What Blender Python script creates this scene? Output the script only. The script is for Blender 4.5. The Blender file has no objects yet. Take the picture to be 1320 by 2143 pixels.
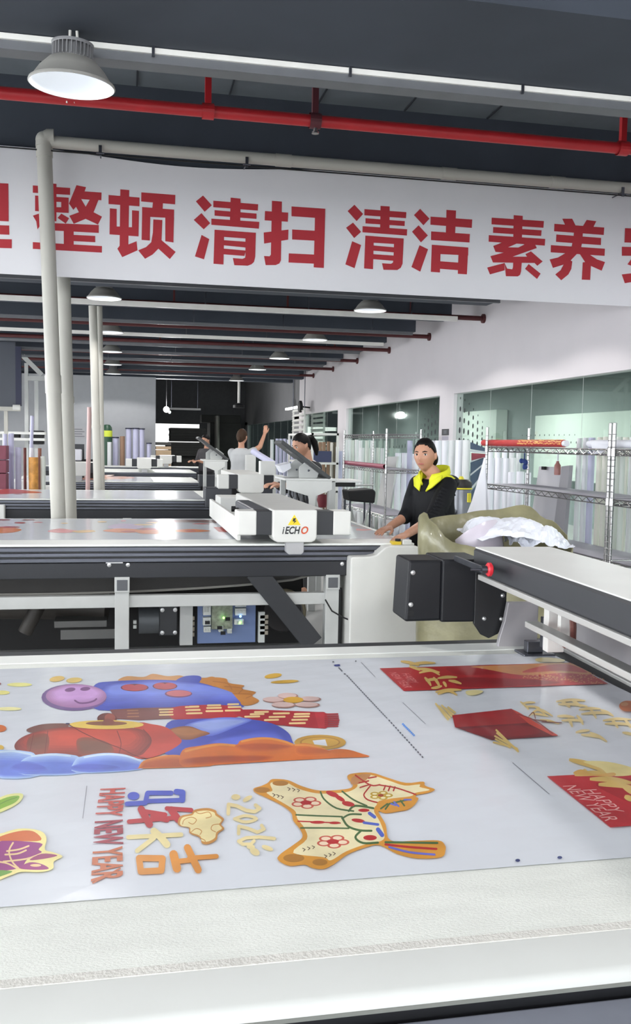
import bpy, bmesh, math, random
from mathutils import Vector, Matrix
random.seed(7)
SC = bpy.context.scene
COL = SC.collection
PI = math.pi
def rad(a): return a*PI/180
# ------------------------------------------------------------------ camera
FPX = 1950.0; CZ = 1.545
def cam_axes(yaw, pitch, roll):
    cy, sy = math.cos(yaw), math.sin(yaw)
    f = Vector((sy*math.cos(pitch), cy*math.cos(pitch), -math.sin(pitch)))
    r = Vector((cy, -sy, 0)); d = f.cross(r)
    r2 = r*math.cos(roll) + d*math.sin(roll); d2 = -r*math.sin(roll) + d*math.cos(roll)
    return r2, d2, f
CR, CD, CF = cam_axes(rad(11.699), rad(4.233), rad(-1.037))
CP = Vector((0, 0, CZ))
cd = bpy.data.cameras.new('camera'); cam = bpy.data.objects.new('camera', cd); COL.objects.link(cam)
cd.sensor_fit = 'VERTICAL'; cd.sensor_height = 36.0; cd.lens = FPX/2143*36.0; cd.clip_start = .05; cd.clip_end = 200
m = Matrix.Identity(4)
for i in range(3):
    m[i][0] = CR[i]; m[i][1] = -CD[i]; m[i][2] = -CF[i]; m[i][3] = CP[i]
cam.matrix_world = m; SC.camera = cam
def W(px, py, ax, v):
    """the point of the plane axis=v that the photograph shows at (px, py)"""
    d = CR*((px-660)/FPX) + CD*((py-1071.5)/FPX) + CF
    return CP + d*((v-CP[ax])/d[ax])
def WX(px, py, v): return W(px, py, 0, v)
def WY(px, py, v): return W(px, py, 1, v)
def WZ(px, py, v=.92): return W(px, py, 2, v)
# ------------------------------------------------------------------ materials
def lin(c): return c/12.92 if c <= .04045 else ((c+.055)/1.055)**2.4
def rgb(r, g, b, k=1.0): return tuple(min(1, lin(v/255)*k) for v in (r, g, b))
MATS = {}
def mat(name, col, rough=.5, metal=0, noise=0, nscale=8, bump=0, bscale=60, emit=0, spec=.5, coat=0, stretch=None):
    if name in MATS: return MATS[name]
    M = bpy.data.materials.new(name); M.use_nodes = True; nt = M.node_tree
    b = nt.nodes['Principled BSDF']
    b.inputs['Base Color'].default_value = (*col, 1); b.inputs['Roughness'].default_value = rough
    b.inputs['Metallic'].default_value = metal; b.inputs['Specular IOR Level'].default_value = spec
    b.inputs['Coat Weight'].default_value = coat; b.inputs['Coat Roughness'].default_value = .08
    if emit:
        b.inputs['Emission Color'].default_value = (*col, 1); b.inputs['Emission Strength'].default_value = emit
    if noise or bump:
        tc = nt.nodes.new('ShaderNodeTexCoord'); mp = nt.nodes.new('ShaderNodeMapping')
        nt.links.new(tc.outputs['Object'], mp.inputs['Vector'])
        if stretch: mp.inputs['Scale'].default_value = stretch
    if noise:
        n = nt.nodes.new('ShaderNodeTexNoise'); n.inputs['Scale'].default_value = nscale; n.inputs['Detail'].default_value = 4
        nt.links.new(mp.outputs[0], n.inputs['Vector'])
        r = nt.nodes.new('ShaderNodeMapRange'); r.inputs['From Min'].default_value = .3; r.inputs['From Max'].default_value = .7
        r.inputs['To Min'].default_value = 1-noise; r.inputs['To Max'].default_value = 1+noise*.6
        nt.links.new(n.outputs['Fac'], r.inputs['Value'])
        mx = nt.nodes.new('ShaderNodeMix'); mx.data_type = 'RGBA'; mx.blend_type = 'MULTIPLY'; mx.inputs['Factor'].default_value = 1
        mx.inputs['A'].default_value = (*col, 1); nt.links.new(r.outputs[0], mx.inputs['B'])
        nt.links.new(mx.outputs['Result'], b.inputs['Base Color'])
    if bump:
        n2 = nt.nodes.new('ShaderNodeTexNoise'); n2.inputs['Scale'].default_value = bscale; n2.inputs['Detail'].default_value = 3
        nt.links.new(mp.outputs[0], n2.inputs['Vector'])
        bp = nt.nodes.new('ShaderNodeBump'); bp.inputs['Strength'].default_value = bump; bp.inputs['Distance'].default_value = .01
        nt.links.new(n2.outputs['Fac'], bp.inputs['Height']); nt.links.new(bp.outputs[0], b.inputs['Normal'])
    MATS[name] = M; return M
def glass_mat(name, tint, refl=.12):
    M = bpy.data.materials.new(name); M.use_nodes = True; nt = M.node_tree; nt.nodes.remove(nt.nodes['Principled BSDF'])
    out = nt.nodes['Material Output']; tr = nt.nodes.new('ShaderNodeBsdfTransparent'); tr.inputs[0].default_value = (*tint, 1)
    gl = nt.nodes.new('ShaderNodeBsdfGlossy'); gl.inputs['Roughness'].default_value = .02; gl.inputs[0].default_value = (.9, 1, .95, 1)
    lw = nt.nodes.new('ShaderNodeLayerWeight'); lw.inputs['Blend'].default_value = .5
    pw = nt.nodes.new('ShaderNodeMath'); pw.operation = 'POWER'; pw.inputs[1].default_value = 5; nt.links.new(lw.outputs['Facing'], pw.inputs[0])
    ma = nt.nodes.new('ShaderNodeMath'); ma.operation = 'MULTIPLY_ADD'; ma.inputs[1].default_value = .95; ma.inputs[2].default_value = refl/3; nt.links.new(pw.outputs[0], ma.inputs[0])
    mx = nt.nodes.new('ShaderNodeMixShader'); nt.links.new(ma.outputs[0], mx.inputs[0])
    nt.links.new(tr.outputs[0], mx.inputs[1]); nt.links.new(gl.outputs[0], mx.inputs[2]); nt.links.new(mx.outputs[0], out.inputs[0])
    return M
white_metal = mat('white_powder_coat', rgb(222, 222, 218), .4, noise=.03)
lightgrey = mat('light_grey_paint', rgb(190, 192, 190), .45, noise=.05)
charcoal = mat('charcoal_paint', rgb(44, 46, 50), .45, noise=.06)
black = mat('black_paint', rgb(24, 25, 28), .4, noise=.08)
blackplastic = mat('black_plastic', rgb(24, 25, 29), .4, spec=.3)
rubber = mat('black_rubber', rgb(22, 22, 24), .7)
steel = mat('brushed_steel', rgb(150, 152, 158), .32, 1, noise=.12, nscale=5)
darksteel = mat('dark_anodised_profile', rgb(98, 100, 108), .3, .9, noise=.2, nscale=3, stretch=(.6, 8, 8))
chrome = mat('chrome', rgb(176, 174, 174), .25, 1)
felt = mat('white_felt', rgb(228, 230, 224), .9, noise=.06, nscale=9, bump=.35, bscale=230, stretch=(1, 3, 1), spec=.15)
smoothbelt = mat('smooth_white_board', rgb(232, 234, 230), .5, noise=.03, nscale=3)
pvc = mat('ivory_pvc', rgb(184, 182, 173), .45, noise=.04, nscale=3)
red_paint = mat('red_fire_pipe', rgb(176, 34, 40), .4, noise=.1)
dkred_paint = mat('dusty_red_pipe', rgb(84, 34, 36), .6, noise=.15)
bolt_m = mat('zinc_bolt', rgb(200, 200, 200), .3, .8)
ceil_m = mat('dark_grey_ceiling_paint', rgb(64, 70, 80), .8, noise=.12, nscale=2)
slab_m = mat('concrete_slab_grey', rgb(108, 115, 121), .85, noise=.15, nscale=2.5)
wall_m = mat('white_wall_paint', rgb(214, 209, 212), .8, noise=.03, nscale=1.5)
dimwall_m = mat('grey_wall_paint', rgb(120, 120, 122), .8, noise=.08, nscale=1.5)
skin_m = mat('skin', rgb(196, 146, 120), .5, noise=.06, nscale=40)
hair_m = mat('black_hair', rgb(15, 12, 13), .6, noise=.2, nscale=60, spec=.2)
paper_m = mat('white_paper', rgb(236, 237, 244), .6, noise=.03, nscale=5)
# ------------------------------------------------------------------ mesh builder
class MB:
    def __init__(s): s.v = []; s.f = []; s.mi = []; s.m = 0
    def add(s, vs, fs):
        o = len(s.v); s.v += [tuple(p) for p in vs]
        for f in fs: s.f.append([o+i for i in f]); s.mi.append(s.m)
        return s
    def box(s, x0, x1, y0, y1, z0, z1):
        v = [(x, y, z) for z in (z0, z1) for y in (y0, y1) for x in (x0, x1)]
        return s.add(v, [(0, 2, 3, 1), (4, 5, 7, 6), (0, 1, 5, 4), (2, 6, 7, 3), (0, 4, 6, 2), (1, 3, 7, 5)])
    def obox(s, c, ux, uy, uz, sx, sy, sz):
        """oriented box: centre, three unit axes, full sizes"""
        c = Vector(c); v = []
        for k in (-.5, .5):
            for j in (-.5, .5):
                for i in (-.5, .5): v.append(c + ux*(i*sx) + uy*(j*sy) + uz*(k*sz))
        return s.add(v, [(0, 2, 3, 1), (4, 5, 7, 6), (0, 1, 5, 4), (2, 6, 7, 3), (0, 4, 6, 2), (1, 3, 7, 5)])
    def bar(s, a, b, w, h=None, up=(0, 0, 1)):
        a, b = Vector(a), Vector(b); d = (b-a); L = d.length; d.normalize(); up = Vector(up)
        if abs(d.dot(up)) > .99: up = Vector((0, 1, 0))
        sd = d.cross(up).normalized(); u = sd.cross(d)
        return s.obox((a+b)/2, d, sd, u, L, w, h or w)
    def tube(s, pts, r, n=12, caps=True):
        pts = [Vector(p) for p in pts]; rs = r if isinstance(r, (list, tuple)) else [r]*len(pts)
        o = len(s.v); prev = None
        for i, p in enumerate(pts):
            d = (pts[min(i+1, len(pts)-1)] - pts[max(i-1, 0)]).normalized()
            if prev is None:
                a = Vector((0, 0, 1)) if abs(d.z) < .9 else Vector((1, 0, 0)); u = d.cross(a).normalized()
            else:
                u = (prev - d*prev.dot(d)).normalized()
            prev = u; w = d.cross(u)
            for k in range(n):
                t = 2*PI*k/n; s.v.append(tuple(p + (u*math.cos(t) + w*math.sin(t))*rs[i]))
        for i in range(len(pts)-1):
            for k in range(n):
                k2 = (k+1) % n
                s.f.append([o+i*n+k, o+i*n+k2, o+(i+1)*n+k2, o+(i+1)*n+k]); s.mi.append(s.m)
        if caps:
            s.f.append([o+k for k in range(n)][::-1]); s.mi.append(s.m)
            s.f.append([o+(len(pts)-1)*n+k for k in range(n)]); s.mi.append(s.m)
        return s
    def lathe(s, prof, c=(0, 0, 0), n=24, ax='z'):
        o = len(s.v)
        for r, z in prof:
            for k in range(n):
                t = 2*PI*k/n; a, b = r*math.cos(t), r*math.sin(t)
                p = (a, b, z) if ax == 'z' else ((z, a, b) if ax == 'x' else (b, z, a))
                s.v.append((c[0]+p[0], c[1]+p[1], c[2]+p[2]))
        for i in range(len(prof)-1):
            for k in range(n):
                k2 = (k+1) % n
                s.f.append([o+i*n+k, o+i*n+k2, o+(i+1)*n+k2, o+(i+1)*n+k]); s.mi.append(s.m)
        return s
    def prism(s, pts, a0, a1, ax='y'):
        """extrude a polygon; ax y: pts are (x, z); x: (y, z); z: (x, y)"""
        n = len(pts); P = lambda p, a: (p[0], a, p[1]) if ax == 'y' else ((a, p[0], p[1]) if ax == 'x' else (p[0], p[1], a))
        v = [P(p, a0) for p in pts] + [P(p, a1) for p in pts]
        return s.add(v, [list(range(n))[::-1], [n+i for i in range(n)]] + [(i, (i+1) % n, n+(i+1) % n, n+i) for i in range(n)])
    def sphere(s, c, rx, ry=None, rz=None, nu=16, nv=10):
        ry = ry or rx; rz = rz or rx; o = len(s.v); c = Vector(c)
        for j in range(nv+1):
            ph = PI*j/nv
            for i in range(nu):
                t = 2*PI*i/nu
                s.v.append((c.x+rx*math.sin(ph)*math.cos(t), c.y+ry*math.sin(ph)*math.sin(t), c.z+rz*math.cos(ph)))
        for j in range(nv):
            for i in range(nu):
                i2 = (i+1) % nu; s.f.append([o+j*nu+i, o+(j+1)*nu+i, o+(j+1)*nu+i2, o+j*nu+i2]); s.mi.append(s.m)
        return s
    def build(s, name, mats, parent=None, smooth=False, bevel=0, seg=2, fix=True):
        me = bpy.data.meshes.new(name); me.from_pydata(s.v, [], s.f)
        for M in (mats if isinstance(mats, (list, tuple)) else [mats]): me.materials.append(M)
        for i, p in enumerate(me.polygons): p.material_index = s.mi[i]
        if fix:
            bm = bmesh.new(); bm.from_mesh(me); bmesh.ops.remove_doubles(bm, verts=bm.verts, dist=1e-6)
            bmesh.ops.recalc_face_normals(bm, faces=bm.faces); bm.to_mesh(me); bm.free()
        if smooth:
            for p in me.polygons: p.use_smooth = True
            me.set_sharp_from_angle(angle=rad(38))
        o = bpy.data.objects.new(name, me); COL.objects.link(o)
        if bevel:
            b = o.modifiers.new('Bevel', 'BEVEL'); b.width = bevel; b.segments = seg; b.limit_method = 'ANGLE'; b.angle_limit = rad(40)
        put(o, parent); return o
WL = {}
def put(o, parent):
    """parent keeping the mesh's world coordinates (things are not rotated when built)"""
    if parent is not None:
        o.parent = parent; o.location = -WL.get(parent.name, Vector()); WL[o.name] = Vector()
    else: WL[o.name] = Vector(o.location)
def tag(o, label, cat, group=None):
    o['label'] = label; o['category'] = cat
    if group: o['group'] = group
    return o
def thing(name, label, cat, loc=(0, 0, 0), group=None):
    o = bpy.data.objects.new(name, None); o.empty_display_size = .05; COL.objects.link(o); o.location = loc
    WL[o.name] = Vector(loc); return tag(o, label, cat, group)
def struct(o): o['kind'] = 'structure'; return o
def kids(o): return [c for c in bpy.data.objects if c.parent == o]
def copy_tree(o, loc=None, rz=None, label=None, sc=None, parent=None):
    c = o.copy(); COL.objects.link(c)
    if parent: c.parent = parent
    if loc is not None: c.location = loc
    if rz is not None: c.rotation_euler = (0, 0, rz)
    if sc is not None: c.scale = sc
    if label: c['label'] = label
    for ch in kids(o): copy_tree(ch, parent=c)
    return c
FILL_B, FILL_S, DAY_W = 9.0, 5.4, 1.3  # glow of the added front and left panes, then of the far window
def lerp_(a, b, t): return a+(b-a)*t
# ------------------------------------------------------------------ setting
WX_R = 4.6; WX_L = -7.0; Y_B = 36.0; Y_F = -14.0; ZC = 4.4
struct(MB().box(WX_L, WX_R+5, Y_F, Y_B, -.1, 0).build('floor', mat('grey_epoxy_floor', rgb(178, 178, 176), .45, noise=.08, nscale=1.5)))
struct(MB().box(WX_L, WX_R+.2, Y_F, Y_B, ZC, ZC+.15).build('ceiling', slab_m))
# glowing panes added for fill in the left and front walls (behind the camera)
fill_front = mat('daylight_opening', (.93, .97, 1), 1, emit=FILL_B)
b = MB(); b.box(WX_L-.15, WX_L, Y_F, Y_B, 0, .9); b.box(WX_L-.15, WX_L, Y_F, Y_B, 3.5, ZC); b.box(WX_L-.15, WX_L, 23.5, Y_B, .9, 3.5)
for y in (-14, -9.4, -5.2, -1, 3.2, 7.4, 11.6, 15.8, 20): b.box(WX_L-.15, WX_L, y, y+.4, .9, 3.5)
struct(b.build('wall_left', wall_m))
for k, y in enumerate((-13.6, -9.4, -5.2, -1, 3.2, 7.4, 11.6, 15.8)):
    w = struct(MB().box(WX_L-.12, WX_L-.10, y+.4, y+4.2, .9, 3.5).build('window_%d' % (6+k), mat('daylight_side', (.93, .97, 1), 1, emit=FILL_S)))  # unseen pane added to light the hall from the left
    f = MB(); y1 = y+4.2
    for q in (.33, .66): f.box(WX_L-.10, WX_L-.06, lerp_(y+.4, y1, q)-.03, lerp_(y+.4, y1, q)+.03, .9, 3.5)
    f.build('window_mullion', white_metal, w)
b = MB(); b.box(WX_L, WX_R+5, Y_F-.15, Y_F, 0, .4); b.box(WX_L, WX_R+5, Y_F-.15, Y_F, 3.9, ZC); b.box(WX_R-.3, WX_R+5, Y_F-.15, Y_F, .4, 3.9)
for x in (-7, -3.2, .6): b.box(x, x+.4, Y_F-.15, Y_F, .4, 3.9)
struct(b.build('wall_front', wall_m))
for k, (xa, xb) in enumerate(((-6.6, -3.2), (-2.8, .6), (1.0, 4.3))):
    w = struct(MB().box(xa, xb, Y_F-.12, Y_F-.10, .4, 3.9).build('window_%d' % (14+k), fill_front))  # unseen pane added as fill from behind the camera
    f = MB()
    for q in (.33, .66): f.box(lerp_(xa, xb, q)-.03, lerp_(xa, xb, q)+.03, Y_F-.10, Y_F-.06, .4, 3.9)
    f.build('window_mullion', white_metal, w)
# window wall on the right: sill, head and pillars round four glazed openings
WIN = [(1.5, 12.66), (13.27, 19.2), (20.0, 23.9), (25.4, 35.2)]; ZH = 2.28; ZS = .25
b = MB(); T = WX_R+.14; YP = 24.6
b.box(WX_R, T, Y_F, YP, ZH, ZC); b.box(WX_R, T, Y_F, YP, 0, ZS)
e = [Y_F] + [v for w in WIN[:3] for v in w] + [YP]
for i in range(0, len(e), 2): b.box(WX_R, T, e[i], e[i+1], ZS, ZH)
struct(b.build('wall_right', wall_m))
b = MB(); b.box(WX_R, T, YP, Y_B, ZH-.1, ZC); b.box(WX_R, T, YP, Y_B, 0, ZS); b.box(WX_R, T, YP, WIN[3][0], ZS, ZH); b.box(WX_R, T, WIN[3][1], Y_B, ZS, ZH)
struct(b.build('wall_right_far', dimwall_m))  # same wall past the lamps, its weaker light put into a darker grey
glass = glass_mat('green_tinted_glass', (.83, .88, .86))
for k, (a, c) in enumerate(WIN):
    g = MB(); n = max(1, round((c-a)/1.3)); st = (c-a)/n
    w = struct(MB().box(WX_R+.05, WX_R+.062, a, c, ZS, ZH if k < 3 else ZH-.1).build('window_%d' % (k+1), glass))
    f = MB()
    for i in range(n+1):
        y = a + i*st; f.box(WX_R+.0485, WX_R+.0500, max(a, y-.003), min(c, y+.003), ZS, ZH if k < 3 else ZH-.1)
    f.build('glass_joint', mat('glass_joint_silicone', rgb(175, 182, 178), .4), w)
# the office strip behind the glass
b = MB(); X2 = WX_R+4.2
b.box(X2, X2+.1, Y_F, Y_B, 0, 2.9); b.box(T, X2, Y_F, Y_B, 2.9, 2.98)
struct(b.build('wall_office', mat('office_wall', rgb(140, 150, 148), .8, noise=.04)))
# big concrete beams; the far ones stop short of the window wall
BE = []
def beam(k, y0, y1, z0, x1):
    o = struct(MB().box(WX_L, x1, y0, y1, z0, ZC).build('trim_%d' % k, ceil_m)); return o
beam(1, 3.42, 4.14, 3.2, WX_R); beam(2, 7.92, 8.5, 2.95, WX_R)
for k in range(11): beam(3+k, 10.2+1.535*k, 10.2+1.535*k+.34, 3.2, 4.2 if k < 9 else WX_R)
# slab joints above the first bay
b = MB()
for x in (-.62, .1, .85, 1.6, 2.35, 3.1): b.box(x-.006, x+.006, 4.2, 7.9, ZC-.012, ZC+.01)
b.box(-3, 4.6, 7.25, 7.27, ZC-.012, ZC+.01)
struct(b.build('trim_20', mat('slab_joint_shadow_gap', rgb(50, 54, 60), .9)))
# white partition at the back, then the deep bay behind it
struct(MB().box(WX_L, .8, 24.0, 24.15, 0, 3.12).build('wall_partition', mat('partition_paint', rgb(182, 184, 188), .8, noise=.03)))
darkwall = mat('dark_grey_wall', rgb(96, 96, 98), .85, noise=.1)
b = MB(); P0 = WY(318, 886, Y_B); P1 = WY(417, 925, Y_B)
b.box(WX_L, P0.x, Y_B, Y_B+.15, 0, ZC); b.box(P1.x, WX_R, Y_B, Y_B+.15, 0, ZC)
b.box(P0.x, P1.x, Y_B, Y_B+.15, P0.z, ZC); b.box(P0.x, P1.x, Y_B, Y_B+.15, 0, .6)
struct(b.build('wall_back', darkwall))

struct(MB().box(P0.x, P1.x, Y_B+.08, Y_B+.1, .6, P0.z).build('window_5', mat('daylight_far', (1, 1, .97), 1, emit=DAY_W)))
# ------------------------------------------------------------------ slogan banner
YBN = 7.86
ban_m = mat('banner_fabric', rgb(226, 225, 228), .7, noise=.02, nscale=2)
red_m = mat('banner_red_print', rgb(178, 44, 54), .7, noise=.05, nscale=4)
b = MB(); xl, xr, nz, nx = -3.2, 4.56, 6, 60
vs = []
for i in range(nx+1):
    x = xl + (xr-xl)*i/nx
    t = (x-1.55)/1.4 if x > .15 else (x-.15)/.7
    sag = .0 if x < -.55 or x > 1.55 else .055*math.sin(PI*(x+.55)/2.1)**1.3
    for j in range(nz+1):
        z = 2.838 + (3.83-sag-2.838)*j/nz
        vs.append((x, YBN + .006*math.sin(x*5)*(j/nz)*0, z))
fs = [(i*(nz+1)+j, (i+1)*(nz+1)+j, (i+1)*(nz+1)+j+1, i*(nz+1)+j+1) for i in range(nx) for j in range(nz)]
b.add(vs, fs)
banner = b.build('slogan_banner', ban_m, None, fix=False)
so = banner.modifiers.new('Solidify', 'SOLIDIFY'); so.thickness = .004; so.offset = 0
tag(banner, 'wide white banner with big red Chinese characters hung across the hall under the dark beam', 'banner')
CH = [  # (crop x, crop y, scale, [polygons])
 (0, 370, 6, [[(595,80),(708,88),(708,560),(598,552)], [(412,108),(880,140),(880,228),(412,200)], [(440,235),(862,262),(862,322),(440,300)],
  [(440,375),(862,385),(862,455),(440,430)], [(768,300),(862,310),(862,400),(768,395)], [(440,235),(520,240),(520,435),(440,430)], [(412,488),(470,468),(560,440),(600,480),(470,660),(455,560)],
  [(770,462),(868,520),(825,588),(722,515)],
  [(960,105),(1080,130),(1055,205),(1020,280),(1075,375),(1075,528),(925,590),(870,490),(990,445),(955,378),(920,415),(865,335)],
  [(1055,182),(1275,198),(1272,295),(1235,292),(1175,445),(1280,500),(1230,600),(1075,528),(1075,375),(1125,288),(1018,280)],
  [(500,575),(1240,605),(1240,705),(500,665)], [(800,590),(925,600),(925,900),(800,900)], [(900,728),(1195,742),(1195,822),(900,806)],
  [(412,820),(1280,870),(1278,952),(412,905)], [(540,690),(675,700),(675,850),(540,840)],
  [(-200,70),(105,85),(108,560),(-200,545)], [(-200,600),(115,612),(118,728),(-200,715)], [(-250,775),(148,785),(148,898),(-250,885)], [(-200,500),(-80,500),(-80,800),(-200,800)]]),
 (210, 380, 7.3333, [[(305,118),(442,130),(430,965),(555,915),(570,1055),(335,1160),(260,1030),(295,985)], [(125,205),(600,245),(598,380),(125,345)],
  [(145,410),(250,420),(250,690),(310,690),(310,822),(140,810)], [(485,440),(592,450),(585,842),(420,830),(420,700),(485,700)],
  [(628,165),(1150,205),(1145,350),(625,305)], [(808,300),(960,320),(955,430),(795,420)], [(640,390),(1130,430),(1128,562),(640,535)],
  [(640,500),(765,520),(758,905),(632,895)], [(995,540),(1130,550),(1120,935),(995,915)],
  [(812,580),(950,590),(938,900),(1155,1080),(1065,1190),(890,1030),(800,1120),(685,1185),(580,1055),(700,1005),(780,930),(805,780)]]),
 (390, 390, 7.3333, [[(255,140),(390,290),(280,390),(145,230)], [(230,410),(365,565),(265,660),(112,515)], [(232,745),(350,810),(270,1120),(130,1075)],
  [(678,172),(830,188),(825,620),(665,610)], [(412,220),(1100,275),(1095,372),(412,320)], [(432,365),(1075,418),(1072,500),(432,450)], [(382,495),(1118,545),(1112,650),(382,590)],
  [(432,665),(580,675),(568,1200),(415,1188)], [(432,665),(1065,712),(1060,812),(432,765)], [(570,825),(915,850),(915,940),(570,905)], [(570,955),(910,985),(890,1068),(570,1043)],
  [(905,720),(1065,712),(1055,1080),(1035,1160),(1000,1195),(940,1218),(735,1210),(712,1100),(860,1112),(900,1095),(905,1060)]]),
 (540, 400, 7.3333, [[(212,148),(365,160),(350,1060),(325,1110),(270,1135),(115,1135),(90,995),(175,1000),(195,975)], [(105,305),(460,330),(455,470),(100,448)],
  [(85,635),(465,590),(460,745),(92,805)], [(512,235),(1030,270),(1022,420),(512,385)], [(875,265),(1030,270),(1008,1180),(852,1170)], [(522,588),(1000,615),(1000,768),(522,742)], [(470,955),(1000,980),(1000,1120),(465,1095)]]),
 (710, 410, 8.25, [[(260,152),(410,312),(297,435),(142,262)], [(235,460),(375,620),(255,728),(115,550)], [(220,782),(375,848),(262,1248),(103,1182)],
  [(710,172),(868,182),(862,660),(700,650)], [(432,228),(1155,280),(1150,385),(430,335)], [(450,385),(1130,435),(1125,520),(450,475)], [(400,522),(1170,575),(1165,685),(398,628)],
  [(448,685),(595,695),(580,1265),(425,1252)], [(448,685),(1110,735),(1105,840),(448,800)], [(580,855),(950,888),(945,975),(580,945)], [(580,1005),(945,1030),(930,1120),(580,1092)],
  [(945,735),(1110,735),(1090,1170),(1060,1240),(1000,1280),(760,1275),(735,1162),(890,1172),(925,1150),(935,1030)]]),
 (850, 420, 8.25, [[(238,140),(400,310),(295,425),(132,248)], [(212,425),(372,600),(252,720),(98,535)], [(228,768),(375,838),(240,1225),(88,1145)],
  [(692,158),(858,170),(840,640),(680,630)], [(418,275),(1138,325),(1130,470),(415,415)], [(428,530),(1098,575),(1090,722),(425,680)],
  [(440,760),(595,775),(580,1240),(422,1228)], [(440,760),(1070,808),(1068,945),(440,915)], [(905,800),(1070,808),(1045,1272),(888,1262)], [(575,1045),(910,1070),(900,1200),(570,1175)]]),
 (1010, 430, 9.4286, [[(610,190),(788,205),(770,700),(600,690)], [(175,240),(1205,308),(1195,440),(172,372)], [(205,425),(1160,490),(1150,602),(200,540)], [(118,585),(1230,660),(1222,792),(115,715)],
  [(205,800),(480,690),(670,752),(500,825),(700,830),(820,770),(670,690),(1000,700),(1065,840),(590,1010),(870,1010),(840,960),(950,905),(1180,1105),(1075,1190),(1020,1135),(200,1125),(150,1000),(410,930),(250,915)],
  [(600,1100),(770,1110),(755,1300),(735,1370),(690,1400),(455,1395),(430,1135),(480,1245),(580,1260),(595,1220)], [(85,1225),(430,1135),(430,1280),(140,1360)], [(905,1155),(1140,1345),(1070,1450),(832,1250)]]),
 (1140, 440, 7.3333, [[(265,130),(418,130),(470,235),(470,300),(300,300),(305,215)], [(640,148),(788,168),(745,255),(700,300),(560,300),(585,240)],
  [(145,208),(910,265),(902,380),(140,322)], [(175,372),(862,425),(858,535),(170,485)], [(92,535),(920,590),(915,700),(88,645)], [(455,235),(590,240),(570,500),(540,625),(400,615),(440,400)],
  [(410,560),(560,560),(490,670),(395,770),(420,785),(405,900),(360,985),(250,1075),(158,985),(240,920),(285,835),(122,885),(72,755),(200,725),(310,660)],
  [(480,640),(620,600),(700,690),(800,755),(922,795),(870,928),(705,855),(695,1070),(565,1065),(580,800),(615,795),(540,680)],
  [(1228,275),(1500,285),(1500,500),(1220,495)], [(1180,560),(1800,575),(1800,705),(1180,698)], [(1265,830),(1330,740),(1450,760),(1400,880)], [(1178,985),(1400,960),(1400,1090),(1225,1120)]]),
]
b = MB(); nl = 0
for cx, cy, s, polys in CH:
    for pl in polys:
        nl += 1; v = [WY(cx+x/s, cy+y/s, YBN-.004-nl*1.5e-5) for x, y in pl]
        b.add(v, [list(range(len(v)))])
b.build('lettering', red_m, banner, fix=False)
# ------------------------------------------------------------------ ivory PVC rain pipes
def pole(name, label, pts, r, collars, cm=pvc):
    pts = [Vector(p) for p in pts]; d = pts[0]-pts[-1]
    t = thing(name, label, 'pipe', tuple(pts[-1]))
    MB().tube(pts, r, 20).build('downpipe', cm, t, True)
    for z0, z1 in collars:
        pp = Vector(pts[0]).lerp(Vector(pts[-1]), (pts[0][2]-z0)/(pts[0][2]-pts[-1][2])); q = Vector(pts[0]).lerp(Vector(pts[-1]), (pts[0][2]-z1)/(pts[0][2]-pts[-1][2]))
        MB().tube([pp, q], r*1.09, 20).build('pipe_collar', cm, t, True)
    return t
YP1 = 7.70; RP = .058
base = Vector((-.475, YP1, 0)); top = Vector((-.607, YP1, 3.80))
p1 = pole('rain_pipe', 'nearest ivory downpipe, in front of the banner, with a level run under the dark beam', [top, base], RP, [(2.04, 1.9), (3.80, 3.72)])
hz = 3.84
el = [top, top+Vector((0, 0, .03)), top+Vector((.012, 0, .055)), top+Vector((.035, 0, .07)), top+Vector((.075, 0, .072))]
MB().tube(el, RP*1.12, 20).build('pipe_elbow', pvc, p1, True)
MB().sphere(top+Vector((0, 0, .05)), RP*1.13).build('pipe_elbow', pvc, p1, True)
run = MB().tube([(top.x+.02, YP1, hz), (WX_R-.01, YP1, hz)], .047, 18).build('level_run', pvc, p1, True)
for x in (1.21, 2.63, 3.62): MB().tube([(x, YP1, hz), (x+.13, YP1, hz)], .051, 18).build('pipe_collar', pvc, p1, True)
for px in (210, 515, 1300):
    x = WY(px, 330, YP1).x
    b = MB(); b.box(x-.012, x+.012, YP1-.055, YP1-.045, hz-.09, hz-.01); b.tube([(x-.03, YP1-.05, hz-.07), (x+.03, YP1-.05, hz-.07)], .008, 8)
    b.tube([(x, YP1-.05, hz-.055), (x, YP1+.13, hz-.055)], .006, 6)
    b.build('pipe_clamp', darksteel, p1)
cable = MB().tube([(-3, YP1-.03, hz-.075), (WX_R-.01, YP1-.03, hz-.075)], .006, 6).build('black_cable', rubber)
tag(cable, 'thin black cable running below the level ivory pipe along the top of the banner', 'cable')
pole('rain_pipe', 'second ivory downpipe just right of the nearest one, passing behind the banner', [(-.53, 8.72, 3.0), (-.455, 8.72, 0)], .064, [(1.92, 1.86)])
pole('rain_pipe', 'left pipe of the farther pair of ivory downpipes below the second dome lamp', [WY(194, 640, 11.9), WY(209, 985, 11.9).xy.to_3d()], .050, [(1.72, 1.68)])
pole('rain_pipe', 'right pipe of the farther pair of ivory downpipes, slimmer and starting lower', [WY(208, 641, 12.15), WY(215.5, 985, 12.15).xy.to_3d()], .036, [])
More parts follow.
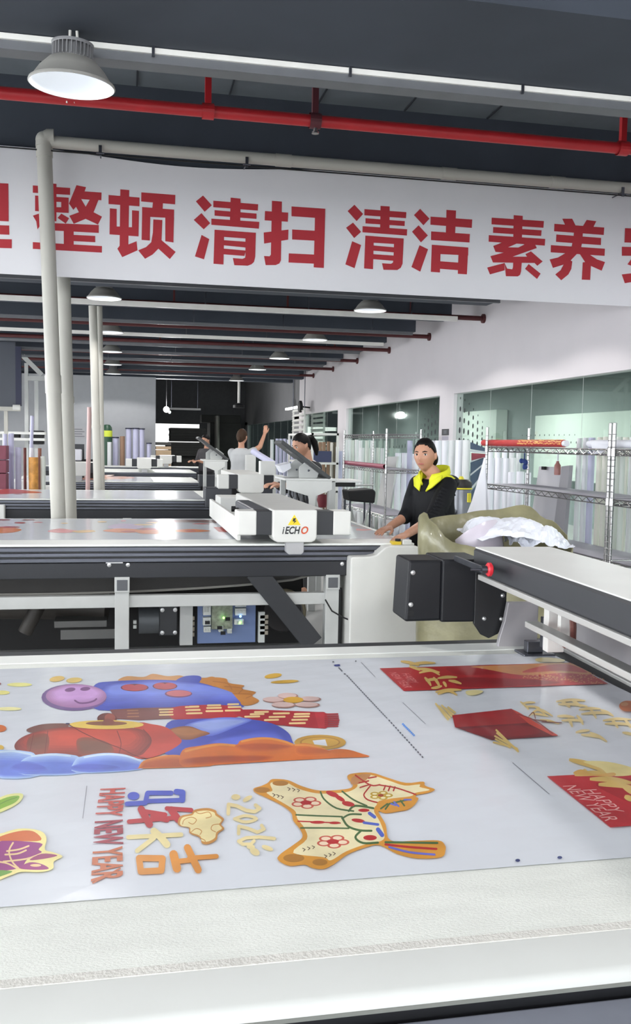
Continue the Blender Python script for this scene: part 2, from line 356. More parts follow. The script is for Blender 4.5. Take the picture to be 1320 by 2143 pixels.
# ------------------------------------------------------------------ red sprinkler pipes and pale conduits
t = thing('sprinkler_pipe', 'bright red sprinkler pipe nearest the camera, hung on red rods above the banner', 'pipe', (1, 4.96, 3.24))
MB().tube([(WX_L, 4.96, 3.24), (WX_R, 4.96, 3.24)], .031, 16).build('pipe_run', red_paint, t, True)
for px, m_ in ((435, red_paint), (659, mat('maroon_hanger_paint', rgb(84, 34, 42), .6)), (1305, red_paint)):
    x = WY(px, 240, 4.96).x
    b = MB().box(x-.016, x+.016, 4.945, 4.975, 3.25, ZC); b.lathe([(.04, -.03), (.04, .03)], (x, 4.96, 3.24), 16, 'x')
    b.build('hanger_rod', m_, t)
x = WY(660, 250, 4.96).x
MB().lathe([(.012, .0), (.012, -.03), (.02, -.032), (.02, -.04), (0, -.04)], (x, 4.96, 3.215), 12).build('sprinkler_head', chrome, t)
b = MB(); b.tube([WY(132, 211, 4.96), WY(140, 213, 4.94), WY(146, 210, 4.96)], .007, 6); b.tube([WY(148, 211, 4.96), WY(157, 214, 4.94)], .006, 6)
b.build('pipe_tie', mat('white_tape', rgb(226, 220, 214), .7), t)
for k, y in enumerate((11.6, 13.8, 16.0, 18.3, 20.5, 22.7)):
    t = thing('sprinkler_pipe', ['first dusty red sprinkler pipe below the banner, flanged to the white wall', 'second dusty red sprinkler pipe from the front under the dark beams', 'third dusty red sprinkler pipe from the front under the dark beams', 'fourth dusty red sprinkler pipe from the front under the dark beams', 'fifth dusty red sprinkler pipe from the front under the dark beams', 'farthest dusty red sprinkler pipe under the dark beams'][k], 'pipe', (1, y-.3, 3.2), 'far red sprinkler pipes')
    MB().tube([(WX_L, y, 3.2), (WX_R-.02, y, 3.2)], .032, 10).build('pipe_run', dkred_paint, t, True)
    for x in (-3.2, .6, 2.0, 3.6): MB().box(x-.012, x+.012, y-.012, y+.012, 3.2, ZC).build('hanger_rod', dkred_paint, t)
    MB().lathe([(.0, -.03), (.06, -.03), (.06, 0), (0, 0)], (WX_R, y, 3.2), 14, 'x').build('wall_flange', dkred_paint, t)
rail_m = mat('pale_trunking', rgb(246, 244, 238), .35, noise=.05)
t = thing('lighting_trunking', 'long pale steel trunking across the top of the picture under the first beam', 'trunking', (1, 4.1, 3.18))
MB().box(WX_L, WX_R, 4.128, 4.152, 3.174, 3.197).build('upper_flange', rail_m, t)  # whiter than the channel: its lit look is put into the colour
MB().box(WX_L, WX_R, 4.14, 4.235, 3.138, 3.174).build('channel', mat('grey_trunking', rgb(112, 114, 118), .45, .3, noise=.08), t)  # darker grey puts the shade of the lower face into the colour
for px in (320, 730, 1090):
    x = WY(px, 150, 4.15).x; MB().box(x-.006, x+.006, 4.120, 4.13, 3.16, 3.24).build('hanger_clip', darksteel, t)
for k, (y, z, w) in enumerate(((9.9, 3.16, .05), (11.25, 3.13, .06), (13.1, 3.15, .04), (14.65, 3.15, .05), (16.2, 3.15, .04), (17.7, 3.15, .04), (19.3, 3.15, .04))):
    t = thing('lighting_trunking', ['pale trunking just under the lower edge of the banner', 'cream trunking behind the second left dome lamp', 'third pale trunking back from the banner', 'fourth pale trunking back from the banner', 'fifth pale trunking back from the banner', 'sixth pale trunking back from the banner', 'farthest pale trunking above the partition'][k], 'trunking', (1, y, z), 'far pale trunkings')
    MB().box(WX_L, 4.1, y-.02, y+.02, z-w/2, z+w/2).build('channel', rail_m if k in (1, 3) else mat('grey_trunking', (1, 1, 1)), t)
    for x in (-.3, .95, 2.2, 3.5): MB().box(x-.006, x+.006, y-.01, y+.01, z+w/2, 3.5).build('hanger_clip', darksteel, t)
# ------------------------------------------------------------------ dome lamps
shade_m = mat('spun_aluminium', rgb(158, 156, 150), .5, .0, noise=.05)
sink_m = mat('lamp_heat_sink', rgb(122, 122, 124), .5, .0)
inner_m = mat('lamp_reflector', rgb(225, 230, 236), .35, 0, emit=.3)
led_m = mat('led_panel', (.96, .98, 1), .5, emit=.85)
LAMP_W = 60.0
def make_lamp():
    t = thing('dome_lamp', 'x', 'lamp')
    MB().lathe([(.173, 0), (.178, .004), (.176, .012), (.165, .018), (.135, .062), (.098, .10), (.075, .108)], n=40).build('shade', shade_m, t, True)
    MB().lathe([(.173, .001), (.162, .016), (.132, .058), (.10, .085)], n=40).build('reflector', inner_m, t, True, fix=False)
    MB().lathe([(.10, .085), (.0, .085)], n=32).build('led_panel', led_m, t, fix=False)
    b = MB(); b.lathe([(.0, .108), (.066, .108), (.066, .165), (.0, .165)], n=24)
    for k in range(28):
        a = 2*PI*k/28; u = Vector((math.cos(a), math.sin(a), 0)); b.obox(u*.074 + Vector((0, 0, .14)), u, Vector((-u.y, u.x, 0)), Vector((0, 0, 1)), .02, .004, .06)
    b.lathe([(.084, .158), (.086, .162), (.086, .17), (.0, .172)], n=28)
    b.build('heat_sink', sink_m, t)
    b = MB(); b.tube([(-.012, 0, .165), (-.012, 0, .24), (0, 0, .265), (.014, 0, .24), (.02, 0, .17)], .006, 8)
    b.build('hook', mat('white_flex', rgb(214, 212, 206), .5), t, True)
    b = MB(); b.tube([(0, 0, .26), (0, 0, 1.52)], .0035, 6); b.build('suspension_wire', steel, t)
    return t
def lamp_light(loc):
    L = bpy.data.lights.new('dome_lamp_light', 'SPOT'); L.energy = LAMP_W; L.spot_size = rad(146); L.spot_blend = .10; L.shadow_soft_size = .11
    L.color = (1.0, .975, .955)
    o = bpy.data.objects.new('dome_lamp_light', L); COL.objects.link(o); o.location = (loc[0], loc[1], loc[2]-.004)
LS = 1.115
LAMPS = [((-.21, 4.06, 2.983), 'large dome lamp at top left, hanging nearest the camera'),
 ((-.211, 10.75, 3.1), 'dome lamp just below the banner by the far pair of downpipes'),
 ((-.19, 14.1, 3.1), 'second of the small dome lamps receding in a row at left'),
 ((-.21, 17.2, 3.1), 'third dome lamp from the front of the far left row'),
 ((-.22, 20.12, 3.1), 'fourth dome lamp from the front of the far left row'),
 ((-.235, 22.35, 3.06), 'farthest dome lamp of the left row, above the partition'),
 ((2.83, 10.72, 3.1), 'dome lamp below the banner over the right part of the hall'),
 ((2.84, 14.0, 3.1), 'second dome lamp of the right row, hanging before the white wall'),
 ((2.84, 17.3, 3.1), 'third dome lamp of the right row'),
 ((2.83, 20.15, 3.1), 'fourth dome lamp of the right row'),
 ((2.84, 24.0, 3.1), 'farthest dome lamp of the right row')]
OFF = [(2.83, 8.72, 3.12), (2.83, 4.05, 3.0), (2.83, .8, 3.0), (2.83, -2.6, 3.0), (2.83, -6, 3.0), (-.21, -.4, 3.0), (-.21, -2.6, 3.0), (-.21, -6, 3.0), (-3.2, -2.6, 3.0), (-3.2, .8, 3.0), (-3.2, 4.05, 3.0), (-3.2, 10.7, 3.1), (-3.2, 14, 3.1), (-3.2, 17.3, 3.1), (-3.2, 20.1, 3.1), (-2.9, 6.6, 3.05), (-4.6, 7.4, 3.05), (-6, 4, 3.0), (-6, 10.7, 3.1), (-6, 17.3, 3.1)]  # unseen lamps carrying on the rows; the off-row left pair added for brightness
lamp0 = make_lamp(); lamp0.location = LAMPS[0][0]; lamp0.scale = (LS,)*3; lamp0['label'] = LAMPS[0][1]; lamp0['group'] = 'dome lamps under the ceiling'; lamp_light(LAMPS[0][0])
lamp0.rotation_euler = (rad(2.6), rad(1.5), 0); lamp0.scale = (.98,)*3
for p, lb in LAMPS[1:]: copy_tree(lamp0, p, 0, lb, (1.08,)*3); lamp_light(p)
for p in OFF:
    copy_tree(lamp0, p, 0, 'dome lamp of the same hall hanging outside the picture', (1.08,)*3); lamp_light(p)
# unseen area lights added to brighten the office behind the glass
for y in (4, 8.5, 12.5, 17, 22, 28, 33):
    L = bpy.data.lights.new('office_light', 'AREA'); L.shape = 'RECTANGLE'; L.size = .6; L.size_y = 1.2; L.energy = 105
    o = bpy.data.objects.new('office_light', L); COL.objects.link(o); o.location = (WX_R+2.3, y, 2.86)
wd = bpy.data.worlds.new('world'); SC.world = wd; wd.use_nodes = True
wd.node_tree.nodes['Background'].inputs[0].default_value = (.8, .88, 1, 1); wd.node_tree.nodes['Background'].inputs[1].default_value = .05
SC.view_settings.view_transform = 'Standard'; SC.view_settings.look = 'None'; SC.view_settings.exposure = 0.36; SC.view_settings.gamma = 1
# ------------------------------------------------------------------ prints on film
def lerp(a, b, t): return a+(b-a)*t
EPS = 6e-7
class Art:
    """flat coloured shapes printed on a sheet lying at height z; shapes are traced as (crop x, crop y, scale) and laid on the sheet"""
    def __init__(s, z): s.z = z; s.n = 0; s.mb = MB(); s.mats = []; s.crop(0, 0, 1)
    def crop(s, x, y, k): s.c = (x, y, k); return s
    def col(s, c, k=1.0):
        nm = 'print_%02x%02x%02x' % c
        M = mat(nm, rgb(*c, k), .34, noise=.2, nscale=11, coat=.3)
        if M not in s.mats: s.mats.append(M)
        s.mb.m = s.mats.index(M); return s
    def w(s, p): return WZ(s.c[0]+p[0]/s.c[2], s.c[1]+p[1]/s.c[2], s.z)
    def lay(s, pts):
        s.n += 1; z = s.z + EPS*s.n
        s.mb.add([(p[0], p[1], z) for p in pts], [list(range(len(pts)))]); return s
    def poly(s, pts, smooth=True):
        if smooth:
            n = len(pts); q = []
            for i in range(n):
                p0, p1, p2, p3 = (pts[(i+k-1) % n] for k in range(4))
                for t in (0, .25, .5, .75):
                    q.append(tuple(.5*((2*b)+(-a+c)*t+(2*a-5*b+4*c-d)*t*t+(-a+3*b-3*c+d)*t**3) for a, b, c, d in zip(p0, p1, p2, p3)))
            pts = q
        return s.lay([s.w(p) for p in pts])
    def ell(s, x, y, rx, ry, a=0, n=24):
        a = rad(a); c, d = math.cos(a), math.sin(a)
        return s.lay([s.w((x+rx*math.cos(t)*c-ry*math.sin(t)*d, y+rx*math.cos(t)*d+ry*math.sin(t)*c)) for t in (2*PI*k/n for k in range(n))])
    def line(s, pts, wd, smooth=False, rnd=True):
        """ribbon of real width wd along the traced points"""
        if smooth and len(pts) > 2:
            q = []; n = len(pts)
            for i in range(n-1):
                p0, p1, p2, p3 = pts[max(i-1, 0)], pts[i], pts[i+1], pts[min(i+2, n-1)]
                for t in (0, .25, .5, .75):
                    q.append(tuple(.5*((2*b)+(-a+c)*t+(2*a-5*b+4*c-d)*t*t+(-a+3*b-3*c+d)*t**3) for a, b, c, d in zip(p0, p1, p2, p3)))
            pts = q+[pts[-1]]
        h = wd*320*s.c[2]/2
        for a, b in zip(pts, pts[1:]):
            d = Vector((b[0]-a[0], b[1]-a[1]))
            if d.length < 1e-6: continue
            d.normalize(); n = (-d.y*h, d.x*h)
            s.lay([s.w(q) for q in ((a[0]+n[0], a[1]+n[1]), (b[0]+n[0], b[1]+n[1]), (b[0]-n[0], b[1]-n[1]), (a[0]-n[0], a[1]-n[1]))])
        if rnd:
            for a in pts: s.ell(a[0], a[1], h, h, 0, 10)
        return s
    def brush(s, pts, wd):
        """brush stroke, thick in the middle and tapering to its ends"""
        q = []; n = len(pts); pts = [(float(x), float(y)) for x, y in pts]
        if n == 2: (x0, y0), (x1, y1) = pts; pts = [pts[0], ((x0+x1)/2+(y1-y0)*.06, (y0+y1)/2-(x1-x0)*.04), pts[1]]; n = 3
        for i in range(n-1):
            p0, p1, p2, p3 = pts[max(i-1, 0)], pts[i], pts[i+1], pts[min(i+2, n-1)]
            for t in (0, .2, .4, .6, .8): q.append(tuple(.5*((2*b)+(-a+c)*t+(2*a-5*b+4*c-d)*t*t+(-a+3*b-3*c+d)*t**3) for a, b, c, d in zip(p0, p1, p2, p3)))
        q.append(pts[-1]); L, R = [], []; h = wd*320*s.c[2]/2
        for i, c in enumerate(q):
            a, b = q[max(i-1, 0)], q[min(i+1, len(q)-1)]; dx, dy = b[0]-a[0], b[1]-a[1]; l = math.hypot(dx, dy) or 1; u = i/(len(q)-1); k = h*(.30+1.0*math.sin(PI*min(1, u*.8+.12))**1.2)
            L.append((c[0]-dy/l*k, c[1]+dx/l*k)); R.append((c[0]+dy/l*k, c[1]-dx/l*k))
        for i in range(len(q)-1): s.lay([s.w(p) for p in (L[i], L[i+1], R[i+1], R[i])])
        return s
    def soft(s, pts, c0, c1, n=5, up=.15, sx=.16, sy=.30):
        """airbrushed patch of the artwork: nested outlines blending from the edge colour to the inner colour"""
        cx = sum(p[0] for p in pts)/len(pts); y0 = min(p[1] for p in pts); y1 = max(p[1] for p in pts); cy = (y0+y1)/2
        for i in range(n):
            t = i/(n-1); kx, ky = 1-sx*t, 1-sy*1.6*t
            s.col(tuple(int(lerp(a, b, t)) for a, b in zip(c0, c1))).poly([(cx+(x-cx)*kx, cy+(y-cy)*ky-up*t*(y1-y0)*.5) for x, y in pts])
        return s
    def ring(s, pts, wd, smooth=True): return s.line(list(pts)+[pts[0]], wd, smooth)
    def text(s, body, org, a, b, size, bold=0):
        """lettering: org world xy, a reading direction, b up direction, size cap height"""
        cu = bpy.data.curves.new('tmp_text', 'FONT'); cu.body = body; cu.size = size/.7; cu.offset = bold
        o = bpy.data.objects.new('tmp_text', cu); COL.objects.link(o); dg = bpy.context.evaluated_depsgraph_get()
        me = bpy.data.meshes.new_from_object(o.evaluated_get(dg)); s.n += 1; z = s.z + EPS*s.n
        vs = [(org[0]+v.co.x*a[0]+v.co.y*b[0], org[1]+v.co.x*a[1]+v.co.y*b[1], z) for v in me.vertices]
        wdt = max((v.co.x for v in me.vertices), default=0)
        s.mb.add(vs, [list(p.vertices) for p in me.polygons])
        bpy.data.objects.remove(o); bpy.data.curves.remove(cu); bpy.data.meshes.remove(me); return wdt
film_m = mat('clear_white_film', rgb(222, 226, 233), .22, noise=.025, nscale=3, bump=.12, bscale=9, coat=.3)
def up_normals(o):
    for p in o.data.polygons:
        pass
ZF = .9224
def film_sheet(x0, x1, y0, y1, z, nx=60, ny=30, amp=.0006):
    vs = [(lerp(x0, x1, i/nx), lerp(y0, y1, j/ny), z + amp*(math.sin(i*1.7+j*.6)*math.sin(j*1.1)-1)) for i in range(nx+1) for j in range(ny+1)]
    return MB().add(vs, [(i*(ny+1)+j, (i+1)*(ny+1)+j, (i+1)*(ny+1)+j+1, i*(ny+1)+j+1) for i in range(nx) for j in range(ny)])
A = Art(ZF)
BL, BLd, BLl = (98, 116, 214), (70, 84, 184), (140, 160, 232)
# --- big picture: horse with scarf, bag and clouds
A.crop(0, 1370, 3)
for e, c in (((122, 188, 78, 12), (240, 236, 150)), ((15, 238, 46, 13), (236, 228, 140)), ((55, 340, 80, 11), (240, 234, 170)), ((358, 152, 48, 17, -8), (232, 196, 110)), ((465, 160, 50, 16, -5), (234, 204, 120)),
             ((0, 463, 40, 22), (214, 112, 50)), ((0, 583, 24, 16), (232, 190, 70)), ((-8, 182, 14, 8), (150, 60, 60))): A.col(c).ell(*e)
A.col((206, 148, 84)).poly([(745,155),(800,135),(900,140),(960,120),(1050,135),(1130,130),(1170,150),(1120,170),(900,170),(760,165)])
A.col((198, 132, 60)).poly([(1235,150),(1290,145),(1345,140),(1400,190),(1300,200)])
A.col(BLd).poly([(1100,170),(1150,138),(1220,130),(1262,140),(1250,172),(1180,185)])
A.crop(400, 1370, 3.3)
A.col((204, 134, 58)).poly([(60,185),(150,158),(240,165),(262,196),(365,212),(345,235),(445,258),(420,285),(470,320),(390,352),(300,325),(220,240)])
for p in ([(150,185),(250,200),(280,240)], [(230,220),(350,232),(330,265)], [(280,270),(420,275),(380,300)]): A.col((176, 106, 44)).line(p, .006, True)
A.crop(0, 1370, 3)
A.col(BLd).poly([(600,185),(700,168),(850,160),(1000,158),(1150,165),(1270,180),(1380,215),(1460,265),(1510,310),(1520,330),(1330,330),(1100,335),(900,335),(620,348),(560,270)])
A.soft([(660,200),(850,166),(1000,163),(1150,170),(1280,186),(1400,225),(1480,275),(1500,315),(1300,318),(1000,322),(760,325),(640,310)], (80, 92, 192), (126, 144, 232), 7, .35, .12, .36)
A.col((122, 92, 150)).ell(465, 268, 205, 84); A.soft([(478+190*math.cos(2*PI*k/20), 260+74*math.sin(2*PI*k/20)) for k in range(20)], (176, 126, 176), (214, 166, 226), 6, .2, .30, .30)
for e in ((440, 220, 34, 13, -8), (535, 215, 32, 12, -5)): A.col((132, 84, 140)).ell(*e)
A.line([(470,288),(500,304),(550,302),(590,290),(605,278)], .011, True)
for x, y, rx in ((845, 207, 88), (1035, 198, 78)):
    A.col((110, 44, 70)).ell(x, y, rx, 24); A.col((196, 82, 92)).ell(x-rx*.4, y-2, rx*.5, 19); A.ell(x+rx*.4, y-2, rx*.5, 19); A.ell(x, y+5, rx*.6, 15)
A.col((130, 66, 110)).ell(1120, 246, 86, 24); A.col((216, 118, 126)).ell(1122, 243, 78, 19)
# scarf
A.col((132, 78, 74)).poly([(690,345),(880,335),(1110,330),(1110,400),(880,412),(720,402)], False)
A.col((186, 40, 50)).poly([(1080,332),(1330,315),(1500,330),(1520,375),(1400,412),(1200,405),(1080,402)])
A.crop(400, 1370, 3.3)
A.col((178, 36, 48)).poly([(320,385),(420,378),(600,385),(850,395),(930,405),(940,500),(880,508),(700,495),(480,470),(310,415)])
A.col((196, 52, 62)).poly([(850,395),(935,405),(935,500),(880,508)], False)
for i in range(7): y = 412+i*14; A.col((168, 34, 44)).line([(925, y), (1020-abs(i-3)*3, y-2)], .010)
cr = (244, 214, 150)
for x0, x1, y in ((-10,50,360),(-20,58,382),(-20,72,405),(115,200,350),(110,205,368),(105,215,390),(255,325,343),(258,340,362),(238,335,386),(440,530,396),(410,500,411),(372,470,428),(570,675,406),(540,645,430),(508,600,451),(715,815,410),(710,812,428),(697,800,450),(680,785,474)):
    A.col(cr).line([(x0, y+1), (x1, y-1)], .012)
A.crop(0, 1370, 3)
for x0, x1, y in ((1000,1085,345),(1005,1082,362),(1002,1085,379),(1165,1245,330),(1168,1255,350),(1172,1265,370)): A.col(cr).line([(x0, y), (x1, y-2)], .010)
for x0, x1, y in ((800,865,352),(803,868,370),(800,870,390)): A.col((176, 122, 90)).line([(x0, y), (x1, y-2)], .008)
# body, foot
A.col(BLd).poly([(1050,430),(1200,405),(1400,400),(1560,405),(1700,430),(1790,475),(1830,530),(1830,640),(1500,680),(1150,650),(1020,600)])
A.soft([(1300,560),(1500,500),(1700,470),(1780,520),(1800,600),(1500,660)], (74, 88, 188), (96, 112, 216), 5)
A.soft([(1160,445),(1330,400),(1480,395),(1580,410),(1480,455),(1330,510),(1240,490)], (104, 122, 218), (160, 178, 240), 5, .2, .25, .3)
A.soft([(1050,480),(1110,455),(1190,450),(1260,475),(1318,495),(1260,515),(1190,535),(1110,525)], (140, 84, 58), (184, 122, 74), 4, .2)
# red money bag
A.col((118, 74, 66)).poly([(165,472),(240,442),(340,432),(430,440),(380,500),(220,495)])
A.col((200, 70, 56)).poly([(850,440),(960,438),(1050,460),(1105,505),(1140,548),(1060,605),(930,650),(800,630)])
A.soft([(92,585),(110,540),(180,500),(320,465),(520,450),(760,455),(900,475),(952,540),(920,600),(850,640),(600,640),(300,640),(150,625)], (140, 58, 50), (206, 84, 66), 6, .25, .22, .30)
A.soft([(480,540),(560,520),(690,560),(700,630),(520,640)], (150, 80, 62), (132, 88, 72), 3); A.soft([(180,520),(300,500),(290,620),(180,625)], (150, 74, 60), (136, 82, 66), 3)
for p in ([(210,500),(185,620)], [(300,480),(280,630)], [(735,480),(760,560),(740,640)], [(900,470),(950,540),(880,620)]): A.col((122, 44, 44)).line(p, .005, True)
A.col((110, 56, 52)).ell(672, 402, 62, 36); A.col((160, 84, 70)).ell(690, 396, 34, 26)
A.col((236, 202, 96)).ell(668, 440, 235, 28); A.col((150, 96, 70)).ell(668, 432, 130, 14); A.col((140, 78, 66)).poly([(640,440),(660,405),(705,410),(720,430),(690,442)])
A.col((60, 56, 90)).ell(425, 434, 14, 5); A.col((110, 40, 40)).line([(430,438),(520,490),(640,545),(760,590),(850,635),(930,655)], .005, True)
# clouds
for p in ([(-40,612),(60,600),(150,605),(225,632),(250,760),(-40,766)], [(120,690),(180,640),(320,620),(440,628),(500,650),(520,745),(150,755)], [(470,665),(520,638),(650,618),(770,625),(850,650),(900,668),(880,722),(480,742)]):
    A.soft(p, (176, 204, 246), (104, 130, 220), 6, -.30, .14, .30)
for p in ([(-10,612),(90,608),(200,628)], [(200,638),(320,628),(440,636)], [(530,645),(650,627),(780,634),(880,666)]): A.col((206, 226, 248)).line(p, .012, True)
A.soft([(60,715),(140,670),(260,690),(300,735),(160,752)], (104, 128, 218), (92, 108, 204), 3); A.soft([(430,715),(540,680),(720,695),(760,722),(560,738)], (104, 130, 220), (90, 108, 204), 3)
for p in ([(868,712),(900,668),(1000,638),(1110,630),(1200,650),(1320,655),(1320,700),(868,716)], [(1160,640),(1200,600),(1280,572),(1400,560),(1460,640),(1300,690)]): A.soft(p, (222, 136, 58), (186, 90, 42), 5, -.25, .12, .26)
A.crop(400, 1370, 3.3)
A.col((196, 150, 52)).ell(890, 606, 178, 52); A.col((170, 122, 40)).ell(890, 606, 140, 38); A.col((206, 160, 62)).ell(890, 606, 128, 33)
A.col((216, 221, 229)).poly([(838,594),(925,586),(940,632),(850,620)], False)
A.col((212, 112, 42)).poly([(-60,660),(60,630),(190,612),(310,622),(340,595),(430,575),(520,572),(620,590),(705,620),(780,612),(850,625),(930,660),(1010,652),(1090,658),(1170,682),(1225,706),(1000,715),(500,742),(200,760),(-60,772)])
for p in ([(-40,668),(80,640),(200,622),(300,628)], [(350,600),(440,582),(540,580),(640,600),(700,622)], [(720,625),(820,628),(920,655)]): A.col((226, 146, 62)).line(p, .014, True)
A.soft([(300,632),(400,612),(520,610),(640,622),(700,640),(560,668),(380,668)], (206, 106, 44), (182, 84, 40), 4); A.soft([(-55,722),(120,700),(330,695),(560,700),(500,735),(200,755),(-55,766)], (204, 104, 44), (172, 78, 40), 5); A.soft([(720,640),(850,640),(980,675),(900,700),(740,700)], (216, 116, 46), (200, 100, 44), 3)
# flower and dashes
for e in ((570,310,80,20), (665,284,70,22), (820,305,72,18), (635,346,84,20), (800,345,84,19)):
    A.col((172, 128, 116)).ell(e[0]+4, e[1]+3, e[2], e[3]); A.col((222, 192, 186)).ell(e[0]-3, e[1]-1, e[2]*.92, e[3]*.85)
A.col((214, 164, 50)).ell(705, 313, 70, 21)
A.col((222, 176, 62)).ell(565, 147, 60, 16, -8); A.ell(645, 187, 97, 11, -3)
# dark lines of small print running across the sheet
def dashes(pts, w, c, n, gap):
    A.col(c); (x0, y0), (x1, y1) = pts
    for i in range(n):
        a, d = i/n, (i+1-gap)/n
        A.line([(lerp(x0, x1, a), lerp(y0, y1, a)), (lerp(x0, x1, d), lerp(y0, y1, d))], w, rnd=False)
dk = (66, 70, 84)
A.crop(720, 1350, 2.2)
dashes([(12,140),(200,340)], .006, dk, 24, .3); dashes([(205,345),(368,524)], .008, dk, 16, .45)
dashes([(52,72),(55,76)], .008, dk, 1, 0); dashes([(78,80),(143,147)], .003, dk, 30, .25); dashes([(270,265),(375,364)], .003, dk, 40, .25); dashes([(775,542),(945,688)], .004, dk, 50, .25)
dashes([(268,362),(325,420)], .012, (60, 140, 226), 10, .3)
A.crop(400, 1370, 3.3); A.col((56, 66, 132)).poly([(985,70),(1025,66),(1028,80),(990,82)], False); dashes([(1018,90),(1045,118)], .008, dk, 4, .3); A.col(dk).ell(1060, 134, 7, 4); A.ell(980, 50, 7, 4)
A.crop(0, 1600, 2.75); dashes([(500,124),(476,312)], .004, dk, 40, .3)
A.crop(0, 0, 1); A.col((52, 66, 120)).ell(1083, 1801, 5, 3); A.ell(1171, 1795, 5, 3)
# --- second row: fruit drawings, greeting, running horse
A.crop(0, 1600, 2.75)
A.col((232, 232, 150)).poly([(-30,215),(40,175),(130,170),(110,220),(30,265),(-30,280)]); A.col((136, 186, 60)).poly([(-30,225),(40,190),(110,182),(90,218),(20,250),(-30,268)])
A.col((96, 140, 50)).line([(-20,240),(40,210),(100,190)], .004, True)
A.col((240, 226, 150)).poly([(-40,430),(20,395),(100,372),(180,372),(245,390),(268,430),(258,490),(300,505),(360,530),(310,560),(305,600),(240,620),(120,620),(60,640),(-40,655)])
A.col((206, 104, 46)).poly([(-30,438),(30,405),(130,382),(200,390),(235,438),(100,442)]); A.col((150, 44, 128)).poly([(-40,452),(228,452),(222,490),(238,508),(160,545),(110,598),(-40,602)])
for p in ([(75,452),(52,500),(70,560),(108,600)], [(165,470),(110,490),(40,500)], [(150,495),(100,515),(30,520)], [(235,515),(150,545),(20,560)], [(-20,560),(40,570),(100,600)]): A.col((240, 206, 150)).line(p, .011, True)
A.col((158, 52, 110)).poly([(170,552),(240,515),(330,524),(270,542)]); A.col((160, 50, 126)).poly([(110,598),(170,565),(240,575),(280,602),(200,608)]); A.col((240, 206, 150)).ell(205, 582, 32, 8)
A.col((110, 160, 66)).poly([(-40,612),(70,616),(20,640),(-40,655)])
# HAPPY NEW YEAR running down the sheet
def word(s, c, crop, p0, p1, cap, bold):
    A.crop(*crop).col(c); a = A.w(p0); z = A.w(p1); d = Vector((z.x-a.x, z.y-a.y)); L = d.length; d.normalize(); u = Vector((-d.y, d.x))
    cu = bpy.data.curves.new('tmp_text', 'FONT'); cu.body = s; cu.size = cap/.7; o = bpy.data.objects.new('tmp_text', cu); COL.objects.link(o)
    bpy.context.view_layer.update(); wd = o.dimensions.x; bpy.data.objects.remove(o); bpy.data.curves.remove(cu)
    k = L/wd; A.text(s, (a.x, a.y), d*k, u, cap, bold)
C_ = (0, 1600, 2.75); D_ = (440, 1580, 2.538)
cap = (WZ(700/2.75, 1700, ZF)-WZ(552/2.75, 1700, ZF)).x
word('HAPPY', (200, 84, 74), C_, (583, 138), (553, 296), cap, .0016); word('NEW', (156, 48, 66), C_, (552, 326), (545, 462), cap, .0020); word('YEAR', (198, 106, 62), C_, (540, 486), (530, 672), cap, .0016)
A.crop(*C_)
A.col((186, 96, 50)).line([(690,600),(600,650),(535,682)], .012)
B_ = (72, 92, 196)
A.col(B_).line([(850,165),(985,165)], 0.031); A.line([(848,168),(836,222),(730,228)], 0.031); A.line([(850,212),(1045,206)], 0.029); A.line([(1015,158),(1050,162),(1048,205)], 0.039); A.ell(768, 182, 34, 23)
R_ = (186, 52, 60)
A.col(R_).line([(742,330),(880,318),(1010,308)], 0.029); A.line([(812,258),(860,346)], 0.047); A.line([(825,270),(950,290)], 0.029); A.line([(960,254),(1100,264)], 0.029); A.line([(985,262),(1025,318)], 0.047); A.line([(880,300),(960,318)], 0.039)
Y_ = (234, 218, 160)
A.col(Y_).line([(738,420),(900,412),(1042,405)], 0.029); A.line([(885,385),(925,420),(960,462)], 0.047); A.line([(885,425),(790,498)], 0.031)
O_ = (222, 146, 58)
A.col(O_).line([(800,540),(935,542),(928,612),(810,618),(800,540)], 0.042); A.line([(998,518),(1018,600)], 0.055); A.line([(1000,562),(1110,550)], 0.034); A.line([(1078,480),(1140,608)], 0.047); A.line([(1090,540),(1245,530)], 0.031)
cl = [(1022,335),(1040,298),(1100,284),(1120,262),(1190,252),(1240,265),(1250,285),(1288,315),(1272,345),(1290,372),(1255,398),(1245,435),(1200,460),(1162,455),(1150,422),(1092,398),(1085,366),(1035,355)]
A.col((202, 142, 66)).poly(cl); A.col((242, 226, 168)).poly([(1155+(x-1155)*.90, 355+(y-355)*.86) for x, y in cl])
for p in ([(1050,345),(1060,320),(1100,305),(1130,320),(1110,345),(1085,335)], [(1120,270),(1150,285),(1200,275),(1215,300),(1185,310)], [(1100,390),(1130,370),(1160,385),(1150,405)], [(1240,390),(1215,375),(1225,350),(1265,345)], [(1150,425),(1180,440),(1175,458)]): A.col((202, 142, 66)).line(p, .005, True)
A.crop(*D_); Cm = (232, 214, 160)
A.col(Cm)
A.line([(95,314),(97,264),(140,272),(190,296),(235,303),(262,286),(240,268)], .024); A.line([(128,341),(188,324),(245,341),(188,358),(128,341)], .020, True)
A.line([(150,420),(152,380),(200,392),(250,412),(285,396),(272,376)], .022); A.line([(340,446),(260,438),(190,442),(150,460),(172,476),(215,476),(232,458)], .022)
A.crop(*D_); A.col(Cm)
for e in ((135, 225, 24, 15), (197, 234, 28, 12, -30), (303, 496, 32, 12, 20), (236, 516, 28, 18, 30), (215, 490, 22, 12)): A.ell(*e)
OR, CRM = (220, 154, 60), (240, 228, 184)
